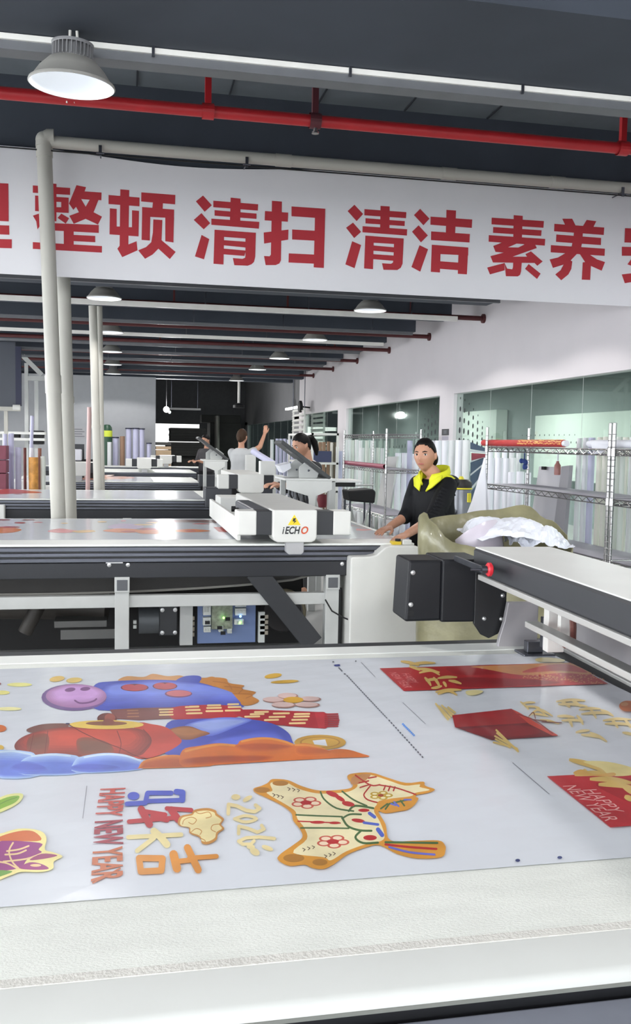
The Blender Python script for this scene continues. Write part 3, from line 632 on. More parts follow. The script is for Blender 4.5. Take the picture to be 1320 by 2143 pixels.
hs = [(305,150),(330,130),(410,135),(480,165),(560,188),(640,190),(735,180),(757,160),(728,125),(745,102),(850,95),(940,122),(1040,150),(1130,143),(1140,165),(1192,185),(1150,205),(1092,216),(1100,240),(1082,265),(1050,292),(1000,302),(930,312),(892,302),(930,370),(955,455),(1080,458),(1210,456),(1245,480),(1248,510),(1225,545),(1100,552),(990,527),(900,482),(830,492),(730,530),(660,580),(600,608),(540,602),(500,585),(420,592),(360,560),(370,530),(440,480),(488,440),(478,400),(440,350),(430,310),(380,270),(300,230),(240,202),(230,180),(270,166)]
A.col(OR).poly(hs)
A.col(CRM).poly([(320,150),(400,148),(470,182),(560,205),(640,206),(735,196),(782,165),(752,132),(770,112),(850,108),(940,135),(1030,164),(1110,158),(1112,172),(1165,188),(1090,203),(1060,222),(930,240),(868,290),(902,360),(925,440),(880,468),(820,478),(720,515),(640,562),(600,545),(440,522),(512,450),(500,392),(462,340),(450,300),(395,262),(300,205),(330,192)])
for e in ((372,152,42,14), (275,188,42,15), (443,550,56,22), (582,572,40,18)): A.col((178, 124, 54)).ell(*e)
A.col((196, 140, 90)).poly([(745,150),(760,115),(850,102),(820,140),(770,160)])
for (x, y, rx, ry) in ((508, 255, 66, 26), (650, 462, 72, 29)):
    for k in range(5):
        a = rad(72*k+10); px, py = x+rx*.72*math.cos(a), y+ry*.72*math.sin(a); A.col((206, 96, 78)).ell(px, py, rx*.52, ry*.56)
    for k in range(5):
        a = rad(72*k+10); px, py = x+rx*.74*math.cos(a), y+ry*.74*math.sin(a); A.col((244, 220, 190)).ell(px, py, rx*.34, ry*.34)
    A.col((186, 46, 50)).ell(x, y, rx*.45, ry*.45)
G_ = (74, 108, 62)
for p, w_ in (([(585,198),(605,238),(670,285),(760,300)], .011), ([(700,195),(760,240),(830,272)], .011), ([(455,320),(560,325),(700,330)], .010), ([(480,390),(600,390),(735,392)], .010), ([(700,335),(730,380),(790,402),(855,405)], .014), ([(735,300),(770,272),(865,285)], .014), ([(700,340),(740,318),(800,318)], .012), ([(800,405),(770,440),(810,470),(890,468)], .014)): A.col(G_).line(p, w_, True)
for e in ((648,210,36,13,20), (688,233,30,11,30), (732,262,34,13,10), (815,296,30,9), (785,351,36,10,8), (848,442,36,14)): A.col((190, 44, 46)).ell(*e)
A.line([(465,354),(690,364)], .008); A.ell(570, 360, 40, 8); A.ell(660, 363, 30, 7)
for p, w_ in (([(845,312),(872,332)], .022), ([(815,362),(890,372)], .017), ([(890,398),(912,428)], .028)): A.col((84, 104, 196)).line(p, w_)
for p in ([(770,110),(850,162),(900,160)], [(790,150),(840,140)], [(795,175),(850,160),(830,190),(815,215),(835,240),(890,256)], [(900,162),(990,178),(1090,212)], [(930,165),(920,188)], [(955,168),(945,192)], [(980,172),(972,192)], [(840,125),(880,118)]): A.col((186, 52, 46)).line(p, .009, True)
for k in range(5):
    a = rad(72*k); A.col((200, 166, 60)).ell(905+40*math.cos(a), 217+14*math.sin(a), 24, 10)
for k in range(5):
    a = rad(72*k); A.col((246, 236, 190)).ell(905+40*math.cos(a), 217+14*math.sin(a), 13, 5)
A.col((170, 70, 40)).ell(905, 217, 16, 7)
A.col(OR).poly([(895,248),(1000,232),(1092,226),(1100,245),(1055,288),(950,306),(890,292)])
for p, c in (([(905,288),(940,262)], G_), ([(930,290),(950,262),(1050,240)], G_), ([(1010,245),(1030,272)], G_), ([(975,252),(1000,275)], (104, 116, 206)), ([(1030,240),(1065,240)], (104, 116, 206)), ([(960,262),(985,270)], (104, 116, 206))): A.col(c).line(p, .011)
for p, c, w_ in (([(930,466),(1060,468),(1205,470)], G_, .014), ([(930,478),(1060,492),(1200,502)], (186, 44, 48), .014), ([(950,492),(1060,520),(1190,532)], (110, 112, 204), .014)): A.col(c).line(p, w_, True)
for x, y in ((410,182),(435,186),(460,190),(330,214),(352,220),(374,226),(490,505),(515,498),(540,492),(605,540),(628,533),(650,526)): A.col((86, 60, 50)).line([(x, y-7), (x+14, y), (x+4, y+9)], .004)
# --- right-hand prints: red envelopes with gold lettering
A.crop(720, 1350, 2.2)
GD = (224, 188, 110)
A.col((182, 34, 40)).poly([(163,108),(600,95),(1040,82),(1215,180),(700,198),(275,213)], False)
A.col((160, 28, 36)).poly([(500,100),(800,92),(830,125),(560,140),(480,120)]); A.col((150, 26, 34)).poly([(560,150),(1000,172),(700,195),(520,190)])
A.col((206, 140, 84)).poly([(590,100),(800,92),(1040,84),(1140,135),(1000,130),(820,140),(640,110)])
A.col((188, 62, 54)).poly([(820,128),(900,100),(1030,90),(1120,128),(1000,120)])
random.seed(3)
for i in range(150):
    u = random.random(); x = 820+380*u; y = 120+55*random.random()**.7*(0.5+u*.5)+8; A.col((216, 150, 92)).ell(x, min(y, 178), 3+3*random.random(), 1.8, 0, 6)
for p in ([(260,76),(345,96)], [(300,92),(420,84)], [(330,110),(440,128)], [(345,130),(400,118),(440,140)], [(370,150),(400,190)], [(375,165),(430,160)], [(410,150),(440,195)], [(430,155),(520,150)], [(450,190),(400,200)], [(480,165),(540,180)], [(455,170),(470,195)], [(420,218),(540,208)], [(430,228),(480,212),(520,232)], [(300,100),(350,118)]): A.col(GD).brush(p, .015)
A.col((232, 214, 150)).poly([(880,66),(930,58),(1010,68),(1000,80),(900,78)]); A.col((236, 222, 160)).poly([(560,215),(600,208),(640,214),(610,230),(570,232)])
lr = (226, 130, 130)
def tiny(s, p0, p1, h, c):
    A.crop(720, 1350, 2.2); word(s, c, (720, 1350, 2.2), p0, p1, h, 0)
tiny('NEW YEAR', (204, 128), (276, 198), .022, lr); tiny('HAPPY', (262, 132), (306, 176), .022, lr)
A.crop(720, 1350, 2.2)
A.col((120, 26, 36)).poly([(510,380),(840,358),(985,420),(680,440)], False); A.col((168, 34, 38)).poly([(497,325),(770,295),(845,360),(510,381)], False); A.col((140, 28, 36)).poly([(560,392),(820,372),(900,408),(700,425)])
A.col((210, 70, 54)).poly([(770,296),(800,310),(985,418),(960,420),(850,365)], False); A.col((150, 44, 44)).line([(800,320),(880,350),(960,410)], .007, True)
for p in ([(820,270),(880,266)], [(830,285),(900,290)], [(810,262),(850,300)], [(850,330),(890,300),(930,325)], [(860,318),(940,330)], [(900,345),(990,365)], [(880,290),(960,330)]): A.col((228, 200, 130)).brush(p, .011)
for p in ([(850,330),(870,312),(880,340)], [(870,345),(930,352)], [(910,355),(1000,360)]): A.col((120, 44, 40)).line(p, .006, True)
for i in range(5): A.col((226, 200, 130)).line([(422+14*i, 272+4*i+(i % 2)*8), (478+8*i, 345-i*8)], .012)
for i in range(5): A.col((222, 190, 108)).line([(700-3*i+6*(i % 2), 394+14*i), (800-12*i+10*(i % 3), 492-6*i)], .012)
gt = (232, 208, 148)
for p in ([(975,262),(1110,258)], [(985,275),(1120,285)], [(1000,262),(1040,290)], [(1050,258),(1090,288)], [(1080,300),(1180,296)], [(1090,320),(1230,318)], [(1130,295),(1160,340)], [(1180,300),(1240,330)], [(980,330),(1060,335)], [(1000,350),(1100,352)], [(1030,340),(1050,380)], [(1070,325),(1100,370)], [(1190,350),(1320,345)], [(1200,365),(1330,372)], [(1230,345),(1260,385)], [(1290,345),(1320,385)], [(1065,405),(1130,395)], [(1090,415),(1180,430)], [(1130,405),(1210,448)], [(1280,405),(1340,420)]): A.col(gt).brush(p, .015)
A.col((222, 122, 62)).ell(1305, 283, 40, 25); A.col((236, 166, 110)).ell(1290, 274, 18, 9)
A.col((198, 52, 60)).poly([(933,607),(1330,585),(1500,700),(1500,820),(1225,843)], False); A.col((176, 40, 48)).poly([(1160,640),(1330,620),(1420,720),(1330,730),(1230,690)])
for p in ([(1035,530),(1200,585)], [(1060,600),(1240,600)], [(1100,575),(1110,600)], [(1130,620),(1330,640)], [(1170,645),(1330,660)], [(1280,650),(1330,690)], [(1290,700),(1330,720)]): A.col(GD).brush(p, .028)
A.col((238, 220, 150)).poly([(1100,540),(1210,540),(1330,570),(1330,600),(1230,605),(1180,570)]); A.col((226, 176, 96)).poly([(1060,598),(1090,575),(1150,598),(1240,590),(1230,608)])
tiny('HAPPY', (1094, 668), (1222, 772), .027, (238, 176, 170)); tiny('NEW YEAR', (1002, 650), (1200, 812), .027, (238, 176, 170))
# trim the prints to the sheet and the bed edge
XR1 = 1.272; SY0, SY1 = 1.256, 2.596
def clip_x(mb, xmax):
    out_v, out_f, out_m = [], [], []
    for f, mi in zip(mb.f, mb.mi):
        pts = [mb.v[i] for i in f]; q = []
        for a, c in zip(pts, pts[1:]+pts[:1]):
            ia, ic = a[0] <= xmax, c[0] <= xmax
            if ia: q.append(a)
            if ia != ic:
                t = (xmax-a[0])/(c[0]-a[0]); q.append(tuple(lerp(a[k], c[k], t) for k in range(3)))
        if len(q) > 2: out_f.append(list(range(len(out_v), len(out_v)+len(q)))); out_v += q; out_m.append(mi)
    mb.v, mb.f, mb.mi = out_v, out_f, out_m
clip_x(A.mb, XR1)
S = film_sheet(-2.15, XR1, SY0, SY1, ZF-.0005)
S.m = 0; nb = len(A.mats)
o_ = len(S.v); S.v += A.mb.v; S.f += [[i+o_ for i in f] for f in A.mb.f]; S.mi += [mi+1 for mi in A.mb.mi]
sheet = S.build('printed_film', [film_m]+A.mats, None, fix=False)
tag(sheet, 'large glossy film printed with a blue horse and red gift designs on the nearest table', 'printed film')
# ------------------------------------------------------------------ cutting machine nearest the camera
TOPZ = .92
m1 = thing('cutting_machine', 'nearest white cutting table filling the foreground, with its gantry arm at right', 'cutting machine', (0, 1.9, 0))
b = MB(); b.box(-2.3, 1.272, 1.075, 2.655, .89, .9198); b.build('felt_bed', felt, m1, bevel=.004)
b = MB(); b.prism([(1.077,.9188),(.992,.9186),(.984,.915),(.980,.908),(.980,.899),(.985,.896),(1.077,.894)], -2.3, 1.36, 'x'); b.build('front_edge', mat('front_edge_white', rgb(206, 208, 205), .6, noise=.03), m1, True)
MB().box(-2.3, 1.272, 1.066, 1.083, .905, .9200).build('felt_edge', mat('soiled_felt_edge', rgb(214, 212, 206), .95, noise=.08, nscale=30, bump=.4, bscale=200), m1)  # slightly greyer strip where the felt ends
MB().box(-2.3, 1.36, .9785, .981, .8985, .903).build('edge_seam', mat('seam_grey', rgb(120, 122, 116), .6), m1)
b = MB(); b.box(-2.3, 1.272, 2.655, 2.752, .89, .9215); b.build('rear_strip', smoothbelt, m1, bevel=.003)
b = MB(); b.box(-2.3, 1.45, 2.752, 2.835, .84, .914); b.box(1.272, 1.36, 1.0, 2.752, .84, .914); b.build('bed_border', mat('charcoal_border', rgb(48, 51, 54), .55, 0, noise=.08), m1, bevel=.003)
b = MB(); b.box(-2.25, 1.40, 1.02, 2.80, .62, .885); b.build('bed_frame', black, m1)
for x in (-2.0, -.4, 1.2):
    for y in (1.15, 2.65): MB().box(x-.05, x+.05, y-.05, y+.05, 0, .62).build('leg', lightgrey, m1, bevel=.004)
b = MB(); b.box(-2.3, 1.45, .99, 1.03, .80, .893); b.build('front_recess', black, m1)
b = MB(); b.box(-2.3, 1.6, .40, .985, .858, .881); b.build('front_tray', mat('slate_tray', rgb(132, 136, 148), .5, noise=.14, nscale=6, bump=.05, bscale=40), m1, bevel=.004)
# gantry of the near machine: a long arm over the right side of the bed
GX0, GX1 = 1.080, 1.325; GY1 = 2.75
g = MB().prism([(GX0+.004, 1.150), (GX0, 1.156), (GX0, 1.218), (GX0+.006, 1.224), (GX1, 1.224), (GX1, 1.150)], -1.2, GY1).build('gantry', mat('gantry_charcoal', rgb(42, 44, 49), .45, noise=.05), m1)
MB().box(GX0+.004, GX1+.01, -1.2, GY1+.002, 1.2242, 1.229).build('gantry_cover', white_metal, g, bevel=.003)
MB().box(GX0-.006, GX0+.02, -1.2, GY1-.06, 1.134, 1.150).build('guide_rail', mat('anodised_rail', rgb(188, 187, 184), .35, .3), g, bevel=.002)
MB().box(GX1+.075, GX1+.095, -1.2, GY1-.02, .86, 1.18).build('inner_panel', mat('grey_panel', rgb(158, 155, 158), .4, .2, noise=.05), g)
MB().box(GX0+.045, GX0+.085, -1.2, 2.43, 1.037, 1.054).build('lower_rail', mat('anodised_rail', (1, 1, 1)), g, bevel=.002)
MB().box(GX0+.262, GX0+.278, -1.2, GY1-.03, .905, .924).build('foot_rail', mat('anodised_rail', (1, 1, 1)), g, bevel=.002)
b = MB(); b.box(GX0+.12, GX0+.17, 2.44, 2.475, .96, 1.15); b.box(GX0+.12, GX0+.15, 2.36, 2.38, 1.0, 1.15); b.build('rail_bracket', white_metal, g, bevel=.002)
b = MB(); b.tube([(GX0+.14, 2.33, 1.10), (GX0+.13, 2.30, 1.06), (GX0+.14, 2.32, 1.02), (GX0+.13, 2.35, 1.0)], .009, 8); b.build('air_hose', mat('brown_hose', rgb(110, 72, 66), .5), g, True)
b = MB(); b.box(GX0+.10, GX0+.20, 2.56, 2.64, .918, .926); b.box(GX0+.12, GX0+.17, 2.585, 2.615, .926, .96); b.box(GX0+.13, GX0+.16, 2.50, 2.52, .96, 1.05); b.build('limit_switch', darksteel, g, bevel=.002)
b = MB(); b.prism([(GX0+.10, 1.06), (GX0+.20, 1.06), (GX0+.20, .915), (GX0+.07, .915), (GX0+.075, .95), (GX0+.09, 1.0)], 2.70, 2.72); b.build('end_plate', mat('grey_panel', (1, 1, 1)), g, bevel=.002)
# rear bracket of the gantry: two black covers and a cheek plate
bp = blackplastic
c1 = MB().prism([(.866, .990), (.874, 1.184), (.985, 1.184), (.985, .992)], 2.765, 2.93).build('bracket_cover', bp, g, bevel=.008)
for x, z in ((.888, 1.146), (.884, 1.045)): MB().lathe([(0, -.006), (.007, -.004), (.008, 0)], (x, 2.765, z), 12, 'y').build('bolt', bolt_m, c1)
MB().lathe([(0, -.004), (.010, -.004), (.010, 0)], (.884, 2.765, 1.018), 12, 'y').build('key_hole', rubber, c1)
MB().prism([(.980, .989), (.980, 1.188), (1.12, 1.188), (1.12, .989)], 2.755, 2.95).build('bracket_housing', bp, g, bevel=.006)
c2 = MB().prism([(1.085, 1.185), (1.19, 1.185), (1.19, .995), (1.165, .952), (1.135, .938), (1.11, .950), (1.085, .985)], 2.742, 2.757).build('cheek_plate', black, g, bevel=.002)
for p in ((1.117, 1.002), (1.176, 1.075), (1.174, 1.0)): MB().lathe([(0, -.006), (.006, -.004), (.007, 0)], (p[0], 2.742, p[1]), 12, 'y').build('bolt', bolt_m, c2)
kc = WX(1031, 1192, 1.040)   # release knob on its own arm beside the beam
kn = MB().tube([(kc.x-.055, kc.y, kc.z), (kc.x-.02, kc.y, kc.z)], .0035, 10)
kn.tube([(kc.x-.024, kc.y, kc.z), (kc.x-.004, kc.y, kc.z)], .011, 14); kn.box(kc.x-.022, kc.x-.014, kc.y, 2.76, kc.z-.008, kc.z+.008)
k_ = kn.build('knob_stem', darksteel, g, True)
MB().lathe([(0, -.008), (.015, -.008), (.020, -.004), (.020, .004), (.015, .008), (0, .008)], tuple(kc), 24, 'x').build('red_knob', mat('red_plastic', rgb(206, 38, 52), .35), k_, True)
# the arm stands very slightly askew on the bed
TH = -.040; pv = Vector((GX0, GY1, 0)); Rg = Matrix.Rotation(TH, 3, 'Z'); g.rotation_euler = (0, 0, TH); g.location = g.location + (pv - Rg @ pv)
# ------------------------------------------------------------------ further cutting machines
def cutter(name, label, y0, y1, x0, x1, detail=False):
    t = thing(name, label, 'cutting machine', ((x0+x1)/2, (y0+y1)/2, 0))
    MB().box(x0, x1, y0, y1, .906, TOPZ).build('felt_bed', smoothbelt, t, bevel=.005)
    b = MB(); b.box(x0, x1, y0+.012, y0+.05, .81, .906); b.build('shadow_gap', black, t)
    for z0, z1, dy in ((.876, .902, .0), (.846, .868, -.008), (.812, .836, -.002)): MB().box(x0, x1, y0+dy, y0+.06, z0, z1).build('front_profile', darksteel, t, bevel=.003)
    b = MB(); b.box(x0, x1, y0+.01, y0+.09, .715, .808); b.build('front_beam', mat('blueblack_beam', rgb(29, 31, 37), .4, noise=.08), t, bevel=.003)
    MB().box(x0, x1, y1, y1+.05, .72, .915).build('rear_beam', charcoal, t)
    b = MB(); b.box(x0+.05, x1-.05, y0+.1, y1-.05, .70, .905); b.build('bed_frame', black, t)
    return t
def legs(t, xs, y0, y1, mt=lightgrey):
    for x in xs:
        for y, d in ((y0+.05, .08), (y1-.08, .08)):
            L = MB().box(x, x+.085, y-.04, y+.04, 0, .715).build('leg', mt, t, bevel=.004)
            if y < y0+.2:
                q = MB(); q.box(x-.002, x+.087, y-.05, y-.04, .628, .722); q.build('leg_plate', mt, L, bevel=.003)
                MB().box(x+.012, x+.075, y-.052, y-.049, .640, .705).build('leg_cap', mat('grey_cap', rgb(92, 94, 98), .4, .3), L, bevel=.004)
def gantry(t, x, y0, y1, z, logo, head='gantry'):
    """cover across the front end of a gantry plus its beam running back over the bed; x is the left end"""
    k = 1.0
    B = MB().box(x+.235, x+.60, y0+.12, y1+.1, z+.045, z+.185).build(head, white_metal, t, bevel=.012)
    MB().box(x, x+.118, y0, y0+.16, z+.042, z+.192).build('end_cover', white_metal, B, bevel=.008)
    MB().box(x+.112, x+.216, y0+.004, y0+.16, z+.043, z+.191).build('dark_panel', charcoal, B, bevel=.004)
    MB().box(x+.490, x+.60, y0+.004, y0+.16, z+.043, z+.191).build('dark_panel', charcoal, B, bevel=.004)
    MB().box(x+.596, x+.71, y0, y0+.16, z+.042, z+.192).build('end_cover', white_metal, B, bevel=.008)
    q = MB().prism([(x+.212, z+.200), (x+.212, z+.035), (x+.222, z+.012), (x+.245, z), (x+.455, z), (x+.478, z+.012), (x+.488, z+.035), (x+.488, z+.200)], y0-.03, y0+.16).build('head_cover', white_metal, B, bevel=.008)
    MB().prism([(x+.30, z+.002), (x+.30, z-.06), (x+.315, z-.075), (x+.395, z-.075), (x+.41, z-.06), (x+.41, z+.002)], y0-.02, y0+.05).build('carriage', mat('carriage_grey', rgb(176, 176, 178), .4), B, bevel=.004)
    if logo:
        yy = y0-.0312; cx = x+.35
        tr = MB(); tr.prism([(cx-.045, z+.108), (cx+.035, z+.108), (cx-.005, z+.172)], yy-.0005, yy+.001).build('warning_triangle', mat('warning_yellow', rgb(236, 208, 40), .5), q)
        s = MB(); s.prism([(cx-.012, z+.150), (cx+.006, z+.150), (cx-.002, z+.135), (cx+.010, z+.135), (cx-.012, z+.114), (cx-.004, z+.130), (cx-.016, z+.130)], yy-.0012, yy).build('warning_symbol', black, q)
        for body, cl, wx in (('i', (30, 30, 34), 0), ('ECH', (30, 30, 34), 1), ('O', (206, 84, 48), 2)):
            cu = bpy.data.curves.new('tt', 'FONT'); cu.body = body; cu.size = .062; cu.offset = .0016; cu.shear = .25
            o = bpy.data.objects.new('tt', cu); COL.objects.link(o); bpy.context.view_layer.update(); d = o.dimensions.x
            me = bpy.data.meshes.new_from_object(o.evaluated_get(bpy.context.evaluated_depsgraph_get())); bpy.data.objects.remove(o)
            M_ = MB(); x0 = cx-.080+(0, .016, .113)[wx]; kx = (.013, .095, .045)[wx]/d
            M_.add([(x0+v.co.x*kx, yy-.0006, z+.055+v.co.z*0+v.co.y) for v in me.vertices], [list(p.vertices) for p in me.polygons])
            M_.build('maker_lettering', mat('logo_%d' % wx, rgb(*cl), .5), q, fix=False)
    return B
# second machine, the one being attended
m2 = cutter('cutting_machine', 'second cutting table from the front, with a marked white cutting head at its front right', 5.66, 7.52, -2.4, 1.82)
legs(m2, (-1.55, -.047, 1.250), 5.66, 7.52)
MB().box(-2.4, 1.33, 5.70, 5.76, .530, .603).build('cross_bar', lightgrey, m2, bevel=.004)
gantry(m2, .681, 5.62, 7.6, .934, True)
b = MB()
for x in (-.08, .03): b.lathe([(0, -.008), (.012, -.006), (.013, 0)], (x, 5.668, .795), 12, 'y')
b.box(-.10, .0, 5.66, 5.668, .806, .812)
b.build('beam_bolt', bolt_m, m2)
b = MB(); b.lathe([(0, -.008), (.012, -.006), (.013, 0)], (1.35, 5.668, .79), 12, 'y'); b.build('beam_bolt', bolt_m, m2)
prof = [(1.380, .2), (1.380, .832), (1.385, .842), (1.395, .846), (1.50, .848), (1.545, .858), (1.575, .885), (1.600, .905), (1.625, .913), (1.80, .913), (1.845, .895), (1.880, .850), (1.885, .80), (1.885, .2)]
h = MB().prism(prof, 5.56, 5.86).build('end_housing', white_metal, m2, bevel=.01, seg=3)
b = MB(); b.box(1.665, 1.725, 5.63, 5.69, .913, .935); b.build('switch_base', mat('switch_yellow', rgb(226, 196, 60), .45), h, bevel=.004)
MB().lathe([(.018, .935), (.018, .95), (.0, .952)], (1.705, 5.645, 0), 12).build('switch_button', rubber, h, True)
b = MB(); b.box(1.73, 1.79, 5.62, 5.68, .913, .945); b.build('switch_cover', white_metal, h, bevel=.006)
# under the second machine: vacuum belly, motor, wiring, brace and hose
b = MB(); n = 20
pts = [(lerp(-2.3, 1.25, i/n), .715-.115*math.sin(PI*i/n)**.5) for i in range(n+1)]
b.prism(pts+[(1.25, .72), (-2.3, .72)], 5.86, 7.2); b.build('vacuum_belly', mat('dark_belly', rgb(52, 50, 48), .6, noise=.1), m2)
b = MB(); b.tube([(x, 5.85, z-.004) for x, z in pts], .008, 6); b.build('belly_seam', mat('grey_seam', rgb(150, 148, 142), .5), m2, True)
br = MB(); br.bar((.80, 5.70, .75), (1.18, 5.70, .28), .05, .13, (1, 0, .8)); br.build('diagonal_brace', charcoal, m2, bevel=.003)
x0, x1 = .468, .842; yb = 5.92
pl = MB().box(x0, x1, yb, yb+.03, .25, .525).build('control_board', mat('board_blue', rgb(112, 132, 176), .5, noise=.05), m2)
pcb = mat('circuit_board', rgb(150, 156, 138), .5, noise=.4, nscale=40)
MB().box(.555, .690, yb-.03, yb, .345, .50).build('circuit_board', pcb, pl, bevel=.003)
for x, z, w, hh in ((.500, .44, .05, .07), (.500, .375, .05, .05), (.505, .33, .045, .035), (.705, .49, .07, .03), (.705, .435, .07, .045), (.70, .375, .06, .035), (.60, .33, .03, .04), (.655, .32, .03, .03)):
    q = MB(); q.box(x, x+w, yb-.045, yb, z, z+hh); 
    for i in range(3): q.box(x+.004+i*w/3, x+w/3-.004+i*w/3, yb-.052, yb-.045, z+hh*.3, z+hh*.75)
    q.build('contactor', [mat('contactor_white', rgb(206, 210, 206), .5)], pl, bevel=.002)
for x, z in ((.512, .385), (.59, .35), (.64, .405), (.612, .315)): MB().box(x, x+.03, yb-.06, yb-.045, z, z+.02).build('relay', rubber, pl)
for (px, py), c in (((468, 1293), (.25, 1, .1)), ((503, 1290), (.15, .45, 1)), ((502, 1303), (.25, 1, .1))):
    p = WY(px, py, yb-.05); MB().sphere(p, .0075, nu=10, nv=6).build('indicator_light', mat('led_%d' % int(c[0]*100), c, .4, emit=6), pl, True)
for dx in (-.075, .40):
    q = MB()
    for i in range(4): q.box(x0+dx, x0+dx+.055, yb-.02, yb+.01, .30+i*.035, .325+i*.035)
    q.build('terminal_block', mat('terminal_beige', rgb(170, 162, 146), .5, noise=.2, nscale=30), pl, bevel=.002)
MB().box(.86, .90, yb-.02, yb+.02, .25, .45).build('terminal_rail', mat('contactor_white', (1, 1, 1)), pl)
MB().box(.355, .435, 5.88, 5.95, .25, .53).build('board_post', lightgrey, m2)
mo = MB(); mo.tube([(.10, 5.98, .40), (.225, 5.98, .40)], .088, 24); mo.build('motor', mat('motor_grey', rgb(96, 100, 104), .45, .3), m2, True)
q = MB(); q.box(.225, .34, 5.90, 6.06, .31, .50); q.build('motor_flange', charcoal, m2, bevel=.006)
for x, z in ((.245, .475), (.325, .475), (.245, .33), (.325, .33)): MB().lathe([(0, -.01), (.013, -.008), (.014, 0)], (x, 5.90, z), 10, 'y').build('motor_bolt', bolt_m, m2)
q = MB(); q.box(.065, .085, 5.90, 5.93, .36, .38); q.box(.065, .085, 5.90, 5.93, .39, .41); q.build('cable_clip', mat('contactor_white', (1, 1, 1)), m2)
def arc(c, r, a0, a1, n=14): return [(c[0]+r*math.cos(rad(lerp(a0, a1, i/n))), c[1], c[2]+r*math.sin(rad(lerp(a0, a1, i/n)))) for i in range(n+1)]
hs_ = MB(); hs_.tube([(-2.2, 6.3, .50), (-.4, 6.25, .46), (-.1, 6.2, .44)], .10, 16); hs_.tube([(-.60, 6.0, .33), (-.53, 6.0, .47), (-.50, 6.1, .52), (-.45, 6.3, .5)], .045, 12); hs_.build('vacuum_hose', mat('dark_hose', rgb(58, 54, 50), .55, noise=.1), m2, True)
b = MB(); b.box(-.42, -.10, 5.98, 6.15, .36, .40); b.box(-.08-.3, -.03, 5.95, 6.0, .29, .35); b.build('cable_tray', mat('tray_grey', rgb(100, 100, 98), .5), m2)
b = MB(); b.tube(arc((1.06, 6.15, .40), .15, -60, 120), .012, 8); b.build('coiled_cable', mat('beige_cable', rgb(150, 140, 116), .6), m2, True)
b = MB(); b.lathe([(.0, -.05), (.13, -.05), (.15, 0), (.13, .05), (0, .05)], (1.06, 6.2, .40), 24, 'y'); b.build('blower', mat('blower_black', rgb(40, 36, 38), .5), m2, True)
b = MB(); b.tube([(1.24, 5.64, .57), (1.28, 5.62, .50), (1.35, 5.61, .46), (1.40, 5.6, .44)], .005, 6); b.build('loose_wire', rubber, m2, True)
b = MB(); b.box(1.345, 1.372, 5.75, 5.80, 0, .62); b.build('side_post', black, m2)
MB().box(-2.4, 1.35, 7.0, 7.03, 0, .68).build('rear_panel', mat('machine_back', rgb(38, 37, 37), .7), m2)
# dark control device lying on the second gantry
d0 = WY(497, 1058, 6.9)
gB = [c for c in kids(m2) if c.name.startswith('gantry')][0]
dev = MB().prism([(.80, .985), (.80, 1.11), (.812, 1.122), (.895, 1.122), (.912, 1.108), (.912, .985)], 5.80, 6.75).build('motor_cover', mat('grey_motor_cover', rgb(86, 88, 94), .4), gB, bevel=.008)
q = MB()
for y in (6.3, 6.55): q.lathe([(0, -.05), (.020, -.05), (.020, -.022), (.009, -.02), (.009, 0)], (.80, y, 1.07), 12, 'x')
q.build('adjusting_knob', rubber, dev, True)
MB().box(.690, .715, 5.72, 7.6, .935, 1.075).build('side_plate', white_metal, gB, bevel=.004)
# third, fourth, fifth
m3 = cutter('cutting_machine', 'third cutting table from the front, just behind the nearest downpipes', 9.97, 11.78, -2.6, 1.13)
legs(m3, (-1.5, .0), 9.97, 11.78)
MB().box(.855, 1.14, 9.90, 10.2, .84, 1.05).build('roller_end_box', mat('end_box_charcoal', rgb(52, 54, 60), .4), m3, bevel=.008)
gantry(m3, .985, 9.88, 11.8, 1.0, False)
m4 = cutter('cutting_machine', 'fourth cutting table from the front, its white end housing left of the pipes', 14.2, 16.1, -1.62, 1.15)
legs(m4, (-1.2, .3), 14.2, 16.1)
MB().box(1.12, 1.42, 14.1, 14.4, .86, 1.03).build('roller_end_box', mat('end_box_charcoal', (1, 1, 1)), m4, bevel=.008)
MB().prism([(-1.72, .2), (-1.70, .80), (-1.62, .90), (-1.50, .925), (-1.27, .925), (-1.20, .88), (-1.17, .86), (-.75, .86), (-.75, .2)], 14.05, 14.19).build('end_housing', white_metal, m4, bevel=.01)
gantry(m4, -1.0, 14.15, 16.0, 1.0, False)
m5 = cutter('cutting_machine', 'fifth cutting table, its small white head seen right of the far downpipes', 18.5, 20.4, -1.3, 1.42)
gantry(m5, .05, 18.4, 20.3, .985, False)
m6 = cutter('cutting_machine', 'farthest cutting table, its white head before the dark heap at the back', 22.0, 22.9, -2.0, 2.2)
gantry(m6, .62, 21.9, 22.8, 1.0, False)
